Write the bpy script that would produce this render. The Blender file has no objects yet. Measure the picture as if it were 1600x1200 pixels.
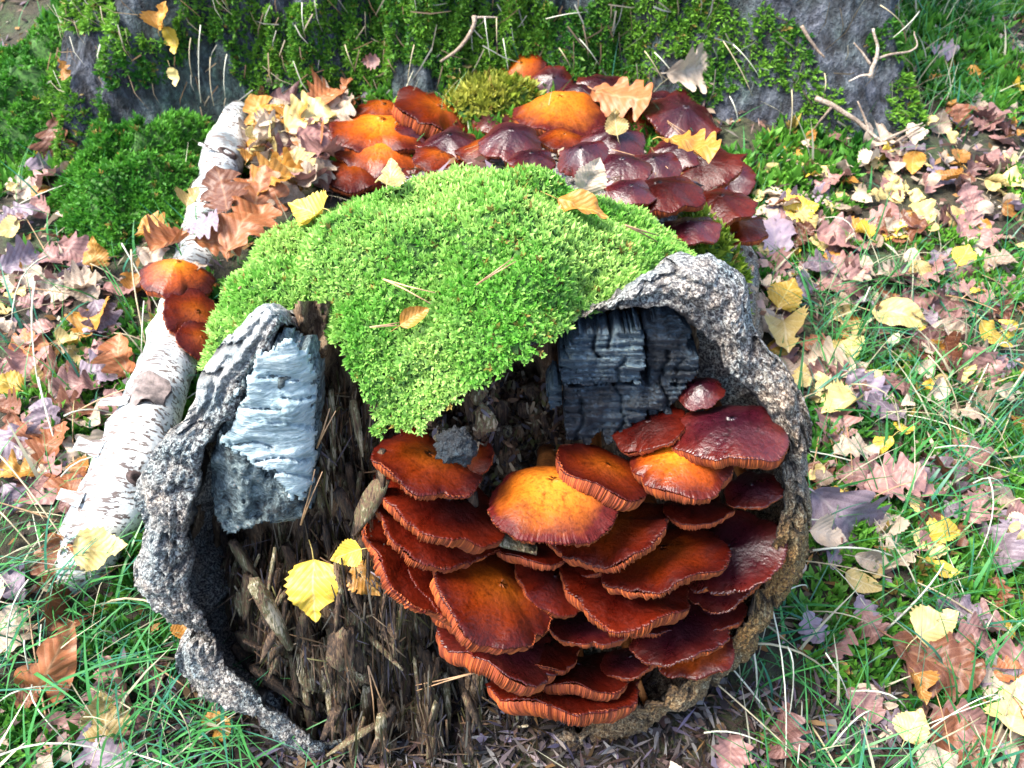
import bpy, math, random
import numpy as np
from mathutils import Vector, Matrix

# ------------------------------------------------------------------ camera, sky, sun, exposure
SC = bpy.context.scene
COL = SC.collection
PITCH = math.radians(47.0)
CAM = np.array((0.0, 0.0, 0.56))
FPX = 1443.0                                   # focal length in pixels of a 1600 px wide picture
cam_data = bpy.data.cameras.new('camera')
cam_data.sensor_width = 36.0
cam_data.lens = 36.0 * FPX / 1600.0
cam_data.clip_start = 0.01
cam_data.clip_end = 1000.0
cam_data.dof.use_dof = True
cam_data.dof.focus_distance = 0.46
cam_data.dof.aperture_fstop = 26.0
cam = bpy.data.objects.new('camera', cam_data)
cam.location = CAM
cam.rotation_euler = (math.pi / 2 - PITCH, 0, 0)
COL.objects.link(cam)
SC.camera = cam

SUN_EL, SUN_AZ = math.radians(60), math.radians(-98)      # azimuth measured from +Y towards +X
world = bpy.data.worlds.new('World')
SC.world = world
world.use_nodes = True
wn = world.node_tree.nodes
sky = wn.new('ShaderNodeTexSky')
sky.sky_type = 'NISHITA'
sky.sun_disc = False
sky.sun_elevation = SUN_EL
sky.sun_rotation = SUN_AZ
sky.air_density = 1.0
sky.dust_density = 2.5
wn['Background'].inputs['Strength'].default_value = 0.09
world.node_tree.links.new(sky.outputs[0], wn['Background'].inputs['Color'])
sun_data = bpy.data.lights.new('sun', 'SUN')
sun_data.energy = 1.5
sun_data.angle = math.radians(22)
sun_data.color = (1.0, 0.95, 0.86)
sun = bpy.data.objects.new('sun', sun_data)
sd = Vector((math.sin(SUN_AZ) * math.cos(SUN_EL), math.cos(SUN_AZ) * math.cos(SUN_EL), math.sin(SUN_EL)))
sun.rotation_euler = (-sd).to_track_quat('-Z', 'Y').to_euler()
sun.location = (-1, -1, 3)
COL.objects.link(sun)
SC.view_settings.view_transform = 'Standard'
SC.view_settings.look = 'None'
SC.view_settings.gamma = 1.0
SC.view_settings.exposure = 3.0
SC.cycles.use_denoising = True
SC.cycles.max_bounces = 5
SC.cycles.diffuse_bounces = 3

RNG = np.random.default_rng(11)
random.seed(11)

# ------------------------------------------------------------------ camera rays, noise
FWD = np.array((0, math.cos(PITCH), -math.sin(PITCH)))
UPV = np.array((0, math.sin(PITCH), math.cos(PITCH)))
RGT = np.array((1.0, 0, 0))

def ray(px, py):
    px = np.asarray(px, float); py = np.asarray(py, float)
    return (FWD + RGT * ((px - 800) / FPX)[..., None] + UPV * ((600 - py) / FPX)[..., None])

def proj(P):
    d = np.asarray(P, float) - CAM
    z = np.maximum(d @ FWD, 1e-3)
    return 800 + FPX * (d @ RGT) / z, 600 - FPX * (d @ UPV) / z, z

PERM = np.random.default_rng(5).integers(0, 1 << 30, 4096)
def _h(i, j, k):
    a = PERM[(i + PERM[(j + PERM[k & 4095]) & 4095]) & 4095]
    return (a & 65535) / 32767.5 - 1.0

def vn(p):
    """value noise in -1..1, p (...,3)"""
    p = np.asarray(p, float)
    f = np.floor(p); i = f.astype(np.int64); t = p - f
    t = t * t * (3 - 2 * t)
    r = 0
    for dx in (0, 1):
        wx = t[..., 0] if dx else 1 - t[..., 0]
        for dy in (0, 1):
            wy = t[..., 1] if dy else 1 - t[..., 1]
            for dz in (0, 1):
                wz = t[..., 2] if dz else 1 - t[..., 2]
                r = r + wx * wy * wz * _h(i[..., 0] + dx, i[..., 1] + dy, i[..., 2] + dz)
    return r

def fbm(p, o=4):
    p = np.asarray(p, float); a, r = 1.0, 0.0
    for k in range(o):
        r = r + a * vn(p + 17.3 * k); p = p * 2.03; a *= 0.5
    return r

def v3(*a):
    a = np.broadcast_arrays(*[np.asarray(q, float) for q in a])
    return np.stack(a, -1)

def inpoly(x, y, poly):
    x = np.asarray(x, float); y = np.asarray(y, float)
    r = np.zeros(x.shape, bool); n = len(poly)
    for i in range(n):
        x1, y1 = poly[i]; x2, y2 = poly[(i + 1) % n]
        c = ((y1 > y) != (y2 > y)) & (x < (x2 - x1) * (y - y1) / ((y2 - y1) or 1e-9) + x1)
        r ^= c
    return r

def unit(v):
    v = np.asarray(v, float)
    return v / np.maximum(np.linalg.norm(v, axis=-1, keepdims=True), 1e-12)

# ------------------------------------------------------------------ mesh and object helpers
def mesh(name, V, faces, mat=None, smooth=True, attrs=None, cols=None, uv=None):
    """faces: one int array (n,3)/(n,4) or a list of such arrays"""
    V = np.asarray(V, np.float32).reshape(-1, 3)
    if isinstance(faces, np.ndarray): faces = [faces]
    me = bpy.data.meshes.new(name)
    me.vertices.add(len(V)); me.vertices.foreach_set('co', V.ravel())
    loops = np.concatenate([f.ravel() for f in faces]).astype(np.int32)
    tot = np.concatenate([np.full(len(f), f.shape[1], np.int32) for f in faces])
    start = np.concatenate([[0], np.cumsum(tot)[:-1]]).astype(np.int32)
    me.loops.add(len(loops)); me.loops.foreach_set('vertex_index', loops)
    me.polygons.add(len(tot)); me.polygons.foreach_set('loop_start', start); me.polygons.foreach_set('loop_total', tot)
    if smooth: me.polygons.foreach_set('use_smooth', np.ones(len(tot), bool))
    for k, a in (attrs or {}).items():
        at = me.attributes.new(k, 'FLOAT', 'POINT'); at.data.foreach_set('value', np.asarray(a, np.float32).ravel())
    if cols is not None:
        at = me.attributes.new('col', 'FLOAT_COLOR', 'POINT')
        c = np.ones((len(V), 4), np.float32); c[:, :3] = cols; at.data.foreach_set('color', c.ravel())
    if uv is not None:
        ul = me.uv_layers.new(name='UVMap')
        ul.data.foreach_set('uv', np.asarray(uv, np.float32)[loops].ravel())
    me.update(calc_edges=True)
    if mat: me.materials.append(mat)
    return me

def obj(name, me, parent=None):
    o = bpy.data.objects.new(name, me); COL.objects.link(o)
    if parent is not None: o.parent = parent
    return o

def tag(o, label=None, cat=None, group=None, kind=None):
    if label: o['label'] = label
    if cat: o['category'] = cat
    if group: o['group'] = group
    if kind: o['kind'] = kind
    return o

def empty(name, loc=(0, 0, 0)):
    e = bpy.data.objects.new(name, None); COL.objects.link(e)
    e.location = loc; e.empty_display_size = 0.02
    return e

def gridfaces(nu, nv, wrap=False):
    """verts laid out [u*nv+v]"""
    u = np.arange(nu if wrap else nu - 1); v = np.arange(nv - 1)
    U, W = np.meshgrid(u, v, indexing='ij'); U2 = (U + 1) % nu
    return np.stack([U * nv + W, U2 * nv + W, U2 * nv + W + 1, U * nv + W + 1], -1).reshape(-1, 4)

def tube(P, rad, sides=6, cap=True):
    """tube along points P with radii rad -> V, [faces]"""
    P = np.asarray(P, float); n = len(P); rad = np.broadcast_to(np.asarray(rad, float), (n,))
    T = unit(np.gradient(P, axis=0))
    ref = np.array((0, 0, 1.0)) if abs(T[0][2]) < 0.9 else np.array((1.0, 0, 0))
    A = unit(np.cross(T, ref)); B = np.cross(T, A)
    a = np.linspace(0, 2 * math.pi, sides, endpoint=False)
    V = P[:, None] + rad[:, None, None] * (A[:, None] * np.cos(a)[None, :, None] + B[:, None] * np.sin(a)[None, :, None])
    V = V.transpose(1, 0, 2).reshape(-1, 3)
    F = [gridfaces(sides, n, True)]
    if cap:
        F += [np.array([[k * n for k in range(sides)][::-1]]), np.array([[k * n + n - 1 for k in range(sides)]])]
    return V, F

# ------------------------------------------------------------------ materials
def mat(name):
    m = bpy.data.materials.new(name); m.use_nodes = True
    return m, m.node_tree, m.node_tree.nodes['Principled BSDF']

def N(nt, kind, **kw):
    n = nt.nodes.new(kind)
    for k, v in kw.items():
        if k in n.inputs: n.inputs[k].default_value = v
        else: setattr(n, k, v)
    return n

def L(nt, a, b): nt.links.new(a, b)

def ramp(nt, fac, stops, interp='LINEAR'):
    r = nt.nodes.new('ShaderNodeValToRGB'); r.color_ramp.interpolation = interp
    e = r.color_ramp.elements
    while len(e) < len(stops): e.new(0.5)
    for q, (p, c) in zip(e, stops): q.position = p; q.color = (*c, 1)
    L(nt, fac, r.inputs[0]); return r.outputs[0]

def noise(nt, scale, detail=4, vec=None, rough=0.6, dist=0.0):
    n = N(nt, 'ShaderNodeTexNoise', Scale=scale, Detail=detail, Roughness=rough, Distortion=dist)
    if vec is not None: L(nt, vec, n.inputs['Vector'])
    return n.outputs[0]

def coords(nt, scale=(1, 1, 1), kind='Object', rot=(0, 0, 0)):
    t = nt.nodes.new('ShaderNodeTexCoord'); mp = N(nt, 'ShaderNodeMapping', Scale=scale, Rotation=rot)
    L(nt, t.outputs[kind], mp.inputs[0]); return mp.outputs[0]

def mixc(nt, fac, a, b, mode='MIX'):
    m = nt.nodes.new('ShaderNodeMix'); m.data_type = 'RGBA'; m.blend_type = mode
    for s, q in ((m.inputs[0], fac), (m.inputs[6], a), (m.inputs[7], b)):
        if isinstance(q, bpy.types.NodeSocket): L(nt, q, s)
        elif isinstance(q, tuple): s.default_value = (*q, 1)
        else: s.default_value = q
    return m.outputs[2]

def bump(nt, bs, h, strength=0.5, dist=0.002):
    b = N(nt, 'ShaderNodeBump', Strength=strength, Distance=dist)
    L(nt, h, b.inputs['Height']); L(nt, b.outputs[0], bs.inputs['Normal'])

def attr(nt, name, fac=True):
    a = N(nt, 'ShaderNodeAttribute', attribute_name=name)
    return a.outputs['Fac'] if fac else a.outputs['Color']

def foliage_mat(name, transl=0.35, rough=0.6, gain=1.0):
    """vertex colour 'col' with light passing through"""
    m, nt, bs = mat(name)
    c = attr(nt, 'col', False)
    L(nt, c, bs.inputs['Base Color']); bs.inputs['Roughness'].default_value = rough
    bs.inputs['Specular IOR Level'].default_value = 0.35
    tr = nt.nodes.new('ShaderNodeBsdfTranslucent'); L(nt, c, tr.inputs[0])
    mx = N(nt, 'ShaderNodeMixShader'); mx.inputs[0].default_value = transl
    L(nt, bs.outputs[0], mx.inputs[1]); L(nt, tr.outputs[0], mx.inputs[2])
    L(nt, mx.outputs[0], nt.nodes['Material Output'].inputs[0])
    return m

M_MOSS = foliage_mat('moss_shoots', 0.35, 0.55)
M_GRASS = foliage_mat('grass_blades', 0.3, 0.4)
M_LITTER = foliage_mat('litter_flakes', 0.15, 0.7)

def soil_mat():
    m, nt, bs = mat('forest_soil'); v = coords(nt)
    a = noise(nt, 9, 6, v, 0.7); b = noise(nt, 160, 4, v, 0.7)
    c = ramp(nt, a, [(0.3, (0.018, 0.013, 0.009)), (0.5, (0.035, 0.03, 0.014)), (0.62, (0.03, 0.055, 0.014)), (0.75, (0.06, 0.04, 0.025))])
    c2 = ramp(nt, b, [(0.35, (0.25, 0.2, 0.2)), (0.6, (1, 1, 1)), (0.75, (2.0, 1.7, 1.4))])
    L(nt, mixc(nt, 0.8, c, c2, 'MULTIPLY'), bs.inputs['Base Color']); bs.inputs['Roughness'].default_value = 0.9
    bump(nt, bs, b, 0.8, 0.006); return m
M_SOIL = soil_mat()

def bark_mat():
    """crumbly speckled cork: grey, tan where attribute 'tan' is high, whitish where 'pale' is high"""
    m, nt, bs = mat('crumbly_log_bark'); v = coords(nt)
    n1 = noise(nt, 620, 3, v, 0.7); n2 = noise(nt, 45, 5, v, 0.65); n3 = noise(nt, 1400, 2, v, 0.6)
    grey = ramp(nt, n1, [(0.37, (0.010, 0.009, 0.012)), (0.45, (0.09, 0.08, 0.078)), (0.52, (0.21, 0.20, 0.18)), (0.62, (0.5, 0.5, 0.46))])
    tan = ramp(nt, n1, [(0.36, (0.03, 0.014, 0.004)), (0.45, (0.12, 0.06, 0.014)), (0.56, (0.24, 0.135, 0.035)), (0.7, (0.40, 0.28, 0.12))])
    pale = ramp(nt, n2, [(0.35, (0.14, 0.16, 0.17)), (0.55, (0.42, 0.44, 0.43))])
    f = N(nt, 'ShaderNodeMath', operation='ADD'); L(nt, attr(nt, 'tan'), f.inputs[0])
    s = N(nt, 'ShaderNodeMath', operation='MULTIPLY_ADD'); L(nt, n2, s.inputs[0]); s.inputs[1].default_value = 0.9; s.inputs[2].default_value = -0.45
    L(nt, s.outputs[0], f.inputs[1]); f.use_clamp = True
    c = mixc(nt, f.outputs[0], grey, tan)
    c = mixc(nt, attr(nt, 'pale'), c, pale)
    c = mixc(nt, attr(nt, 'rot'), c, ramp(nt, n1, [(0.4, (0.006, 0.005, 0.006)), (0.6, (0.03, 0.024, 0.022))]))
    hue = ramp(nt, n2, [(0.35, (0.8, 1.0, 1.1)), (0.5, (1, 1, 1)), (0.65, (1.08, 0.98, 0.92))])
    L(nt, mixc(nt, 0.8, c, hue, 'MULTIPLY'), bs.inputs['Base Color'])
    bs.inputs['Roughness'].default_value = 0.85
    ad = N(nt, 'ShaderNodeMath', operation='MULTIPLY_ADD'); L(nt, n3, ad.inputs[0]); ad.inputs[1].default_value = 0.4; L(nt, n1, ad.inputs[2])
    bump(nt, bs, ad.outputs[0], 1.0, 0.003); return m
M_BARK = bark_mat()

def wood_mat(name, cols, sx=900, sz=60, bs_strength=0.9, rough=0.85):
    m, nt, bs = mat(name); v = coords(nt, (sx, sx * 0.6, sz)); v2 = coords(nt)
    a = noise(nt, 1.0, 4, v, 0.65); b = noise(nt, 38, 5, v2, 0.7)
    k = N(nt, 'ShaderNodeMath', operation='MULTIPLY_ADD'); L(nt, b, k.inputs[0]); k.inputs[1].default_value = 0.7
    k2 = N(nt, 'ShaderNodeMath', operation='MULTIPLY_ADD'); L(nt, a, k2.inputs[0]); k2.inputs[1].default_value = 0.7; k2.inputs[2].default_value = -0.2
    L(nt, k2.outputs[0], k.inputs[2])
    oi = nt.nodes.new('ShaderNodeObjectInfo')
    r = N(nt, 'ShaderNodeMath', operation='MULTIPLY_ADD'); L(nt, oi.outputs['Random'], r.inputs[0]); r.inputs[1].default_value = 0.24; L(nt, k.outputs[0], r.inputs[2])
    r2 = N(nt, 'ShaderNodeMath', operation='SUBTRACT'); L(nt, r.outputs[0], r2.inputs[0]); r2.inputs[1].default_value = 0.12
    L(nt, ramp(nt, r2.outputs[0], cols), bs.inputs['Base Color']); bs.inputs['Roughness'].default_value = rough
    bump(nt, bs, a, bs_strength, 0.003); return m
M_ROT = wood_mat('rotten_wood', [(0.3, (0.010, 0.006, 0.004)), (0.44, (0.055, 0.03, 0.015)), (0.58, (0.14, 0.08, 0.04)), (0.72, (0.32, 0.23, 0.14))])
M_SPLINT = wood_mat('wood_splinters', [(0.32, (0.010, 0.006, 0.003)), (0.45, (0.05, 0.026, 0.013)), (0.55, (0.14, 0.085, 0.045)), (0.60, (0.08, 0.08, 0.026)), (0.72, (0.42, 0.34, 0.23))])
M_CHAR = wood_mat('charred_wood', [(0.34, (0.005, 0.007, 0.010)), (0.46, (0.020, 0.036, 0.052)), (0.58, (0.05, 0.085, 0.11)), (0.72, (0.16, 0.18, 0.15))], 130, 1500, 1.0, 0.55)
M_PLATE = wood_mat('weathered_wood_plate', [(0.34, (0.008, 0.012, 0.014)), (0.47, (0.06, 0.085, 0.09)), (0.60, (0.18, 0.23, 0.23)), (0.74, (0.34, 0.18, 0.11))], 420, 560, 1.0)
M_PEEL = wood_mat('peeling_birch_bark', [(0.33, (0.02, 0.03, 0.034)), (0.42, (0.10, 0.15, 0.16)), (0.56, (0.20, 0.27, 0.29)), (0.72, (0.36, 0.42, 0.42))], 160, 500, 0.6, 0.6)
M_LUMP = wood_mat('charcoal_lump', [(0.35, (0.003, 0.005, 0.008)), (0.55, (0.018, 0.032, 0.042)), (0.72, (0.07, 0.10, 0.11))], 700, 700, 1.0, 0.7)
M_TWIG = wood_mat('dry_twig', [(0.3, (0.10, 0.07, 0.05)), (0.5, (0.24, 0.18, 0.13)), (0.7, (0.45, 0.4, 0.34))], 500, 500, 0.4)

def birch_mat():
    m, nt, bs = mat('white_birch_bark'); v = coords(nt, (1, 1, 1)); st = coords(nt, (45, 420, 300), rot=(0, 0, math.radians(-16)))
    n1 = noise(nt, 1, 3, st, 0.55); n2 = noise(nt, 26, 5, v, 0.6); n3 = noise(nt, 300, 2, v)
    base = ramp(nt, n2, [(0.36, (0.12, 0.14, 0.15)), (0.47, (0.34, 0.37, 0.38)), (0.6, (0.62, 0.62, 0.58))])
    dark = ramp(nt, n1, [(0.535, (0, 0, 0)), (0.575, (1, 1, 1))])
    c = mixc(nt, dark, base, (0.10, 0.075, 0.065))
    d2 = ramp(nt, n2, [(0.26, (1, 1, 1)), (0.34, (0, 0, 0))])
    c = mixc(nt, d2, c, (0.16, 0.13, 0.12))
    L(nt, c, bs.inputs['Base Color']); bs.inputs['Roughness'].default_value = 0.6
    bump(nt, bs, n1, 0.4, 0.002); return m
M_BIRCH = birch_mat()
def plain(name, c, rough=0.7, var=0.5, scale=80):
    m, nt, bs = mat(name); n = noise(nt, scale, 4, coords(nt), 0.7)
    lo = tuple(q * (1 - var) for q in c); hi = tuple(min(q * (1 + var), 0.9) for q in c)
    L(nt, ramp(nt, n, [(0.35, lo), (0.65, hi)]), bs.inputs['Base Color']); bs.inputs['Roughness'].default_value = rough
    bump(nt, bs, n, 0.5, 0.002); return m
M_KNOT = plain('branch_knot', (0.05, 0.03, 0.025), 0.8, 0.6, 500)
M_PEELDARK = plain('bark_scrap', (0.14, 0.11, 0.10), 0.8, 0.6, 120)
M_MOSSBED = plain('moss_bed', (0.03, 0.085, 0.012), 0.95, 0.6, 300)

def trunk_mat():
    m, nt, bs = mat('living_tree_bark'); v = coords(nt); st = coords(nt, (75, 75, 22))
    n1 = noise(nt, 1, 5, st, 0.65); n2 = noise(nt, 220, 4, v, 0.7); n3 = noise(nt, 7, 4, v, 0.6)
    c = ramp(nt, n1, [(0.36, (0.008, 0.008, 0.012)), (0.45, (0.03, 0.034, 0.045)), (0.56, (0.085, 0.095, 0.12)), (0.72, (0.2, 0.21, 0.25))])
    g = ramp(nt, n3, [(0.42, (1, 1, 1)), (0.6, (0.55, 0.95, 0.55))])
    c = mixc(nt, 0.9, c, g, 'MULTIPLY')
    sp = ramp(nt, n2, [(0.35, (0.35, 0.35, 0.4)), (0.6, (1.2, 1.2, 1.2))])
    L(nt, mixc(nt, 0.8, c, sp, 'MULTIPLY'), bs.inputs['Base Color']); bs.inputs['Roughness'].default_value = 0.85
    k = N(nt, 'ShaderNodeMath', operation='MULTIPLY_ADD'); L(nt, n1, k.inputs[0]); k.inputs[1].default_value = 2.5; L(nt, n2, k.inputs[2])
    bump(nt, bs, k.outputs[0], 1.0, 0.010); return m
M_TRUNK = trunk_mat()

def cap_mat(name, centre, mid, rim, rough=0.28, spec=0.25):
    """mushroom cap: pigment runs from the middle (rad 0) to the margin (rad 1)"""
    m, nt, bs = mat(name); v = coords(nt, kind='Object')
    n = noise(nt, 60, 4, v, 0.6); n2 = noise(nt, 500, 3, v, 0.6)
    k = N(nt, 'ShaderNodeMath', operation='MULTIPLY_ADD'); L(nt, n, k.inputs[0]); k.inputs[1].default_value = 0.5
    L(nt, attr(nt, 'rad'), k.inputs[2])
    s = N(nt, 'ShaderNodeMath', operation='SUBTRACT'); L(nt, k.outputs[0], s.inputs[0]); s.inputs[1].default_value = 0.25
    c = ramp(nt, s.outputs[0], [(0.12, centre), (0.55, mid), (0.92, rim)])
    oi = nt.nodes.new('ShaderNodeObjectInfo')
    ov = ramp(nt, oi.outputs['Random'], [(0, (0.72, 0.62, 0.7)), (0.5, (1, 1, 1)), (1, (1.15, 1.25, 1.0))])
    c = mixc(nt, 0.7, c, ov, 'MULTIPLY')
    sp = ramp(nt, n2, [(0.3, (0.45, 0.4, 0.4)), (0.5, (1, 1, 1)), (0.8, (1.2, 1.2, 1.2))])
    c = mixc(nt, 0.8, c, sp, 'MULTIPLY')
    st = ramp(nt, noise(nt, 170, 5, v, 0.7, 0.6), [(0.32, (0.25, 0.16, 0.16)), (0.48, (1, 1, 1)), (0.66, (1, 1, 1)), (0.76, (1.5, 1.5, 1.4))])
    c = mixc(nt, 0.65, c, st, 'MULTIPLY')
    L(nt, c, bs.inputs['Base Color'])
    rr = ramp(nt, n, [(0.35, (rough * 0.8,) * 3), (0.7, (rough * 1.7,) * 3)])
    L(nt, rr, bs.inputs['Roughness'])
    bs.inputs['Specular IOR Level'].default_value = spec
    bs.inputs['Subsurface Weight'].default_value = 0.0
    bump(nt, bs, n2, 0.3, 0.002); return m
CAPM = {
    'orange': cap_mat('orange_cap', (0.52, 0.15, 0.010), (0.32, 0.055, 0.004), (0.06, 0.006, 0.003), 0.34, .25),
    'yellow': cap_mat('amber_cap', (0.56, 0.20, 0.016), (0.46, 0.125, 0.008), (0.08, 0.008, 0.006), 0.42, .15),
    'brown': cap_mat('brown_cap', (0.20, 0.042, 0.003), (0.105, 0.013, 0.0015), (0.045, 0.0035, 0.0015), 0.34, .22),
    'red': cap_mat('red_brown_cap', (0.018, 0.0014, 0.001), (0.034, 0.002, 0.001), (0.065, 0.005, 0.0015), 0.32, .25),
    'purple': cap_mat('purple_brown_cap', (0.018, 0.0018, 0.006), (0.032, 0.0025, 0.006), (0.065, 0.006, 0.004), 0.30, .5),
}
def gill_mat():
    m, nt, bs = mat('rusty_gills'); g = attr(nt, 'gill'); v = coords(nt); n = noise(nt, 120, 3, v)
    c = ramp(nt, g, [(0.0, (0.09, 0.011, 0.002)), (0.5, (0.26, 0.042, 0.005)), (1.0, (0.46, 0.11, 0.016))])
    c2 = ramp(nt, n, [(0.3, (0.6, 0.55, 0.6)), (0.7, (1.2, 1.2, 1.1))])
    L(nt, mixc(nt, 0.7, c, c2, 'MULTIPLY'), bs.inputs['Base Color']); bs.inputs['Roughness'].default_value = 0.75
    return m
M_GILL = gill_mat()
M_STEM = plain('mushroom_stem', (0.36, 0.12, 0.025), 0.6, 0.5, 130)

def leaf_mat(name, c, edge, vein, transl=0.18):
    m, nt, bs = mat(name)
    uvn = nt.nodes.new('ShaderNodeTexCoord'); sep = nt.nodes.new('ShaderNodeSeparateXYZ'); L(nt, uvn.outputs['UV'], sep.inputs[0])
    ab = N(nt, 'ShaderNodeMath', operation='ABSOLUTE'); L(nt, sep.outputs[0], ab.inputs[0])
    k = N(nt, 'ShaderNodeMath', operation='MULTIPLY_ADD'); L(nt, ab.outputs[0], k.inputs[0]); k.inputs[1].default_value = -0.45; L(nt, sep.outputs[1], k.inputs[2])
    w = N(nt, 'ShaderNodeMath', operation='MULTIPLY'); L(nt, k.outputs[0], w.inputs[0]); w.inputs[1].default_value = 48.0
    s = N(nt, 'ShaderNodeMath', operation='SINE'); L(nt, w.outputs[0], s.inputs[0])
    lat = ramp(nt, s.outputs[0], [(0.86, (0, 0, 0)), (0.97, (0.55, 0.55, 0.55))])
    mid = ramp(nt, ab.outputs[0], [(0.02, (1, 1, 1)), (0.06, (0, 0, 0))])
    vn_ = mixc(nt, 1.0, lat, mid, 'LIGHTEN')
    v = coords(nt); n = noise(nt, 70, 5, v, 0.7); n2 = noise(nt, 420, 3, v, 0.6)
    oi = nt.nodes.new('ShaderNodeObjectInfo')
    nm = N(nt, 'ShaderNodeMath', operation='MULTIPLY_ADD'); L(nt, oi.outputs['Random'], nm.inputs[0]); nm.inputs[1].default_value = 0.3; L(nt, n, nm.inputs[2])
    base = ramp(nt, nm.outputs[0], [(0.45, edge), (0.62, c), (0.85, tuple(min(0.85, q * 1.25) for q in c))])
    base = mixc(nt, vn_, base, vein)
    spots = ramp(nt, n2, [(0.27, (0.35, 0.25, 0.2)), (0.36, (1, 1, 1))])
    base = mixc(nt, 0.7, base, spots, 'MULTIPLY')
    br = ramp(nt, oi.outputs['Random'], [(0, (0.75, 0.75, 0.75)), (1, (1.1, 1.1, 1.1))])
    base = mixc(nt, 1.0, base, br, 'MULTIPLY')
    L(nt, base, bs.inputs['Base Color']); bs.inputs['Roughness'].default_value = 0.5
    bs.inputs['Specular IOR Level'].default_value = 0.4
    bump(nt, bs, s.outputs[0], 0.15, 0.002)
    tr = nt.nodes.new('ShaderNodeBsdfTranslucent'); L(nt, base, tr.inputs[0])
    mx = N(nt, 'ShaderNodeMixShader'); mx.inputs[0].default_value = transl
    L(nt, bs.outputs[0], mx.inputs[1]); L(nt, tr.outputs[0], mx.inputs[2])
    L(nt, mx.outputs[0], nt.nodes['Material Output'].inputs[0])
    return m
LM = {
    'yellow': leaf_mat('yellow_leaf', (0.50, 0.34, 0.035), (0.34, 0.19, 0.025), (0.52, 0.40, 0.12)),
    'cream': leaf_mat('cream_leaf', (0.47, 0.37, 0.14), (0.33, 0.20, 0.06), (0.52, 0.42, 0.22)),
    'pale': leaf_mat('pale_leaf', (0.37, 0.29, 0.215), (0.22, 0.14, 0.09), (0.42, 0.34, 0.26)),
    'ochre': leaf_mat('ochre_leaf', (0.33, 0.15, 0.022), (0.17, 0.055, 0.01), (0.42, 0.25, 0.07)),
    'mauve': leaf_mat('mauve_leaf', (0.215, 0.112, 0.10), (0.11, 0.045, 0.038), (0.29, 0.17, 0.14)),
    'lilac': leaf_mat('lilac_grey_leaf', (0.20, 0.155, 0.19), (0.11, 0.075, 0.085), (0.26, 0.21, 0.23)),
    'brown': leaf_mat('brown_leaf', (0.15, 0.055, 0.027), (0.07, 0.02, 0.01), (0.23, 0.11, 0.06)),
    'rust': leaf_mat('rust_leaf', (0.27, 0.095, 0.035), (0.15, 0.038, 0.012), (0.34, 0.17, 0.08)),
}
COLWORD = dict(yellow='yellow', cream='cream yellow', pale='pale beige', ochre='ochre', mauve='dusty mauve', lilac='lilac grey', brown='dark brown', rust='rust orange')
M_STRAW = plain('dry_straw', (0.30, 0.25, 0.15), 0.6, 0.35, 60)
M_STRAWPALE = plain('bleached_straw', (0.40, 0.40, 0.31), 0.6, 0.3, 60)
M_NEEDLE = plain('dry_pine_needle', (0.34, 0.2, 0.10), 0.5, 0.4, 90)

# ------------------------------------------------------------------ ground
def ground_z(x, y):
    x = np.asarray(x, float); y = np.asarray(y, float)
    p = v3(x, y, 0.0)
    z = 0.012 * fbm(p * 7.0, 4) + 0.02 * vn(p * 1.9 + 3.1)
    # swells up towards the foot of the tree
    r = np.hypot((x + 0.05) / 1.0, y - 1.55)
    z = z + 0.05 * np.clip(1 - (r - 0.5) / 0.35, 0, 1) ** 2
    far = np.clip((np.hypot(x, y - 0.7) - 3) / 6, 0, 1)
    return z * (1 - far) + far * 0.25 * vn(p * 0.25) - 0.006

def make_ground():
    def axis(c, half, step):
        a = np.arange(-half, half + 1e-6, step) + c
        ext = half + np.cumsum(step * 1.28 ** np.arange(1, 34))
        return np.concatenate([(c - ext)[::-1], a, c + ext])
    X = axis(0.0, 1.3, 0.013); Y = axis(0.85, 1.15, 0.013)
    XX, YY = np.meshgrid(X, Y, indexing='ij')
    Z = ground_z(XX, YY)
    me = mesh('ground', v3(XX, YY, Z).reshape(-1, 3), gridfaces(len(X), len(Y)), M_SOIL)
    tag(obj('ground', me), kind='structure')
make_ground()

# ------------------------------------------------------------------ the log: where its surface lies
LX = -0.018                                          # log axis
FY0, FSL = 0.227, 0.073 / 0.30                       # broken end: y = FY0 + FSL*z
FN = unit(np.array((0, -1.0, FSL)))                  # out of the broken end, towards the viewer
def face(px, py, off=0.0):
    """point on the broken end plane (moved off metres outwards)"""
    d = ray(px, py); off = np.asarray(off, float)
    P0 = np.array((0, FY0, 0.0))
    t = ((P0 - CAM) @ FN + off) / (d @ FN)
    return CAM + d * t[..., None]

def log_top(y):
    """height of the log's crest and half width along its length"""
    y = np.asarray(y, float)
    h = np.interp(y, [0.2, 0.30, 0.38, 0.42, 0.50, 0.60, 0.72, 0.84], [0.245, 0.25, 0.25, 0.235, 0.195, 0.155, 0.10, 0.02])
    w = np.interp(y, [0.2, 0.45, 0.62, 0.75, 0.84], [0.140, 0.150, 0.19, 0.18, 0.1])
    cx = np.interp(y, [0.2, 0.40, 0.55, 0.84], [LX, LX, 0.035, 0.04])
    return h, w, cx

def log_z(x, y):
    h, w, cx = log_top(y)
    q = np.clip(1 - ((np.asarray(x, float) - cx) / w) ** 2, 0, None)
    z = h * q ** 0.5
    return np.where((y > 0.22) & (y < 0.84) & (q > 0), z, -1.0)

def surf_z(x, y):
    return np.maximum(ground_z(x, y), log_z(x, y))

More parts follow.
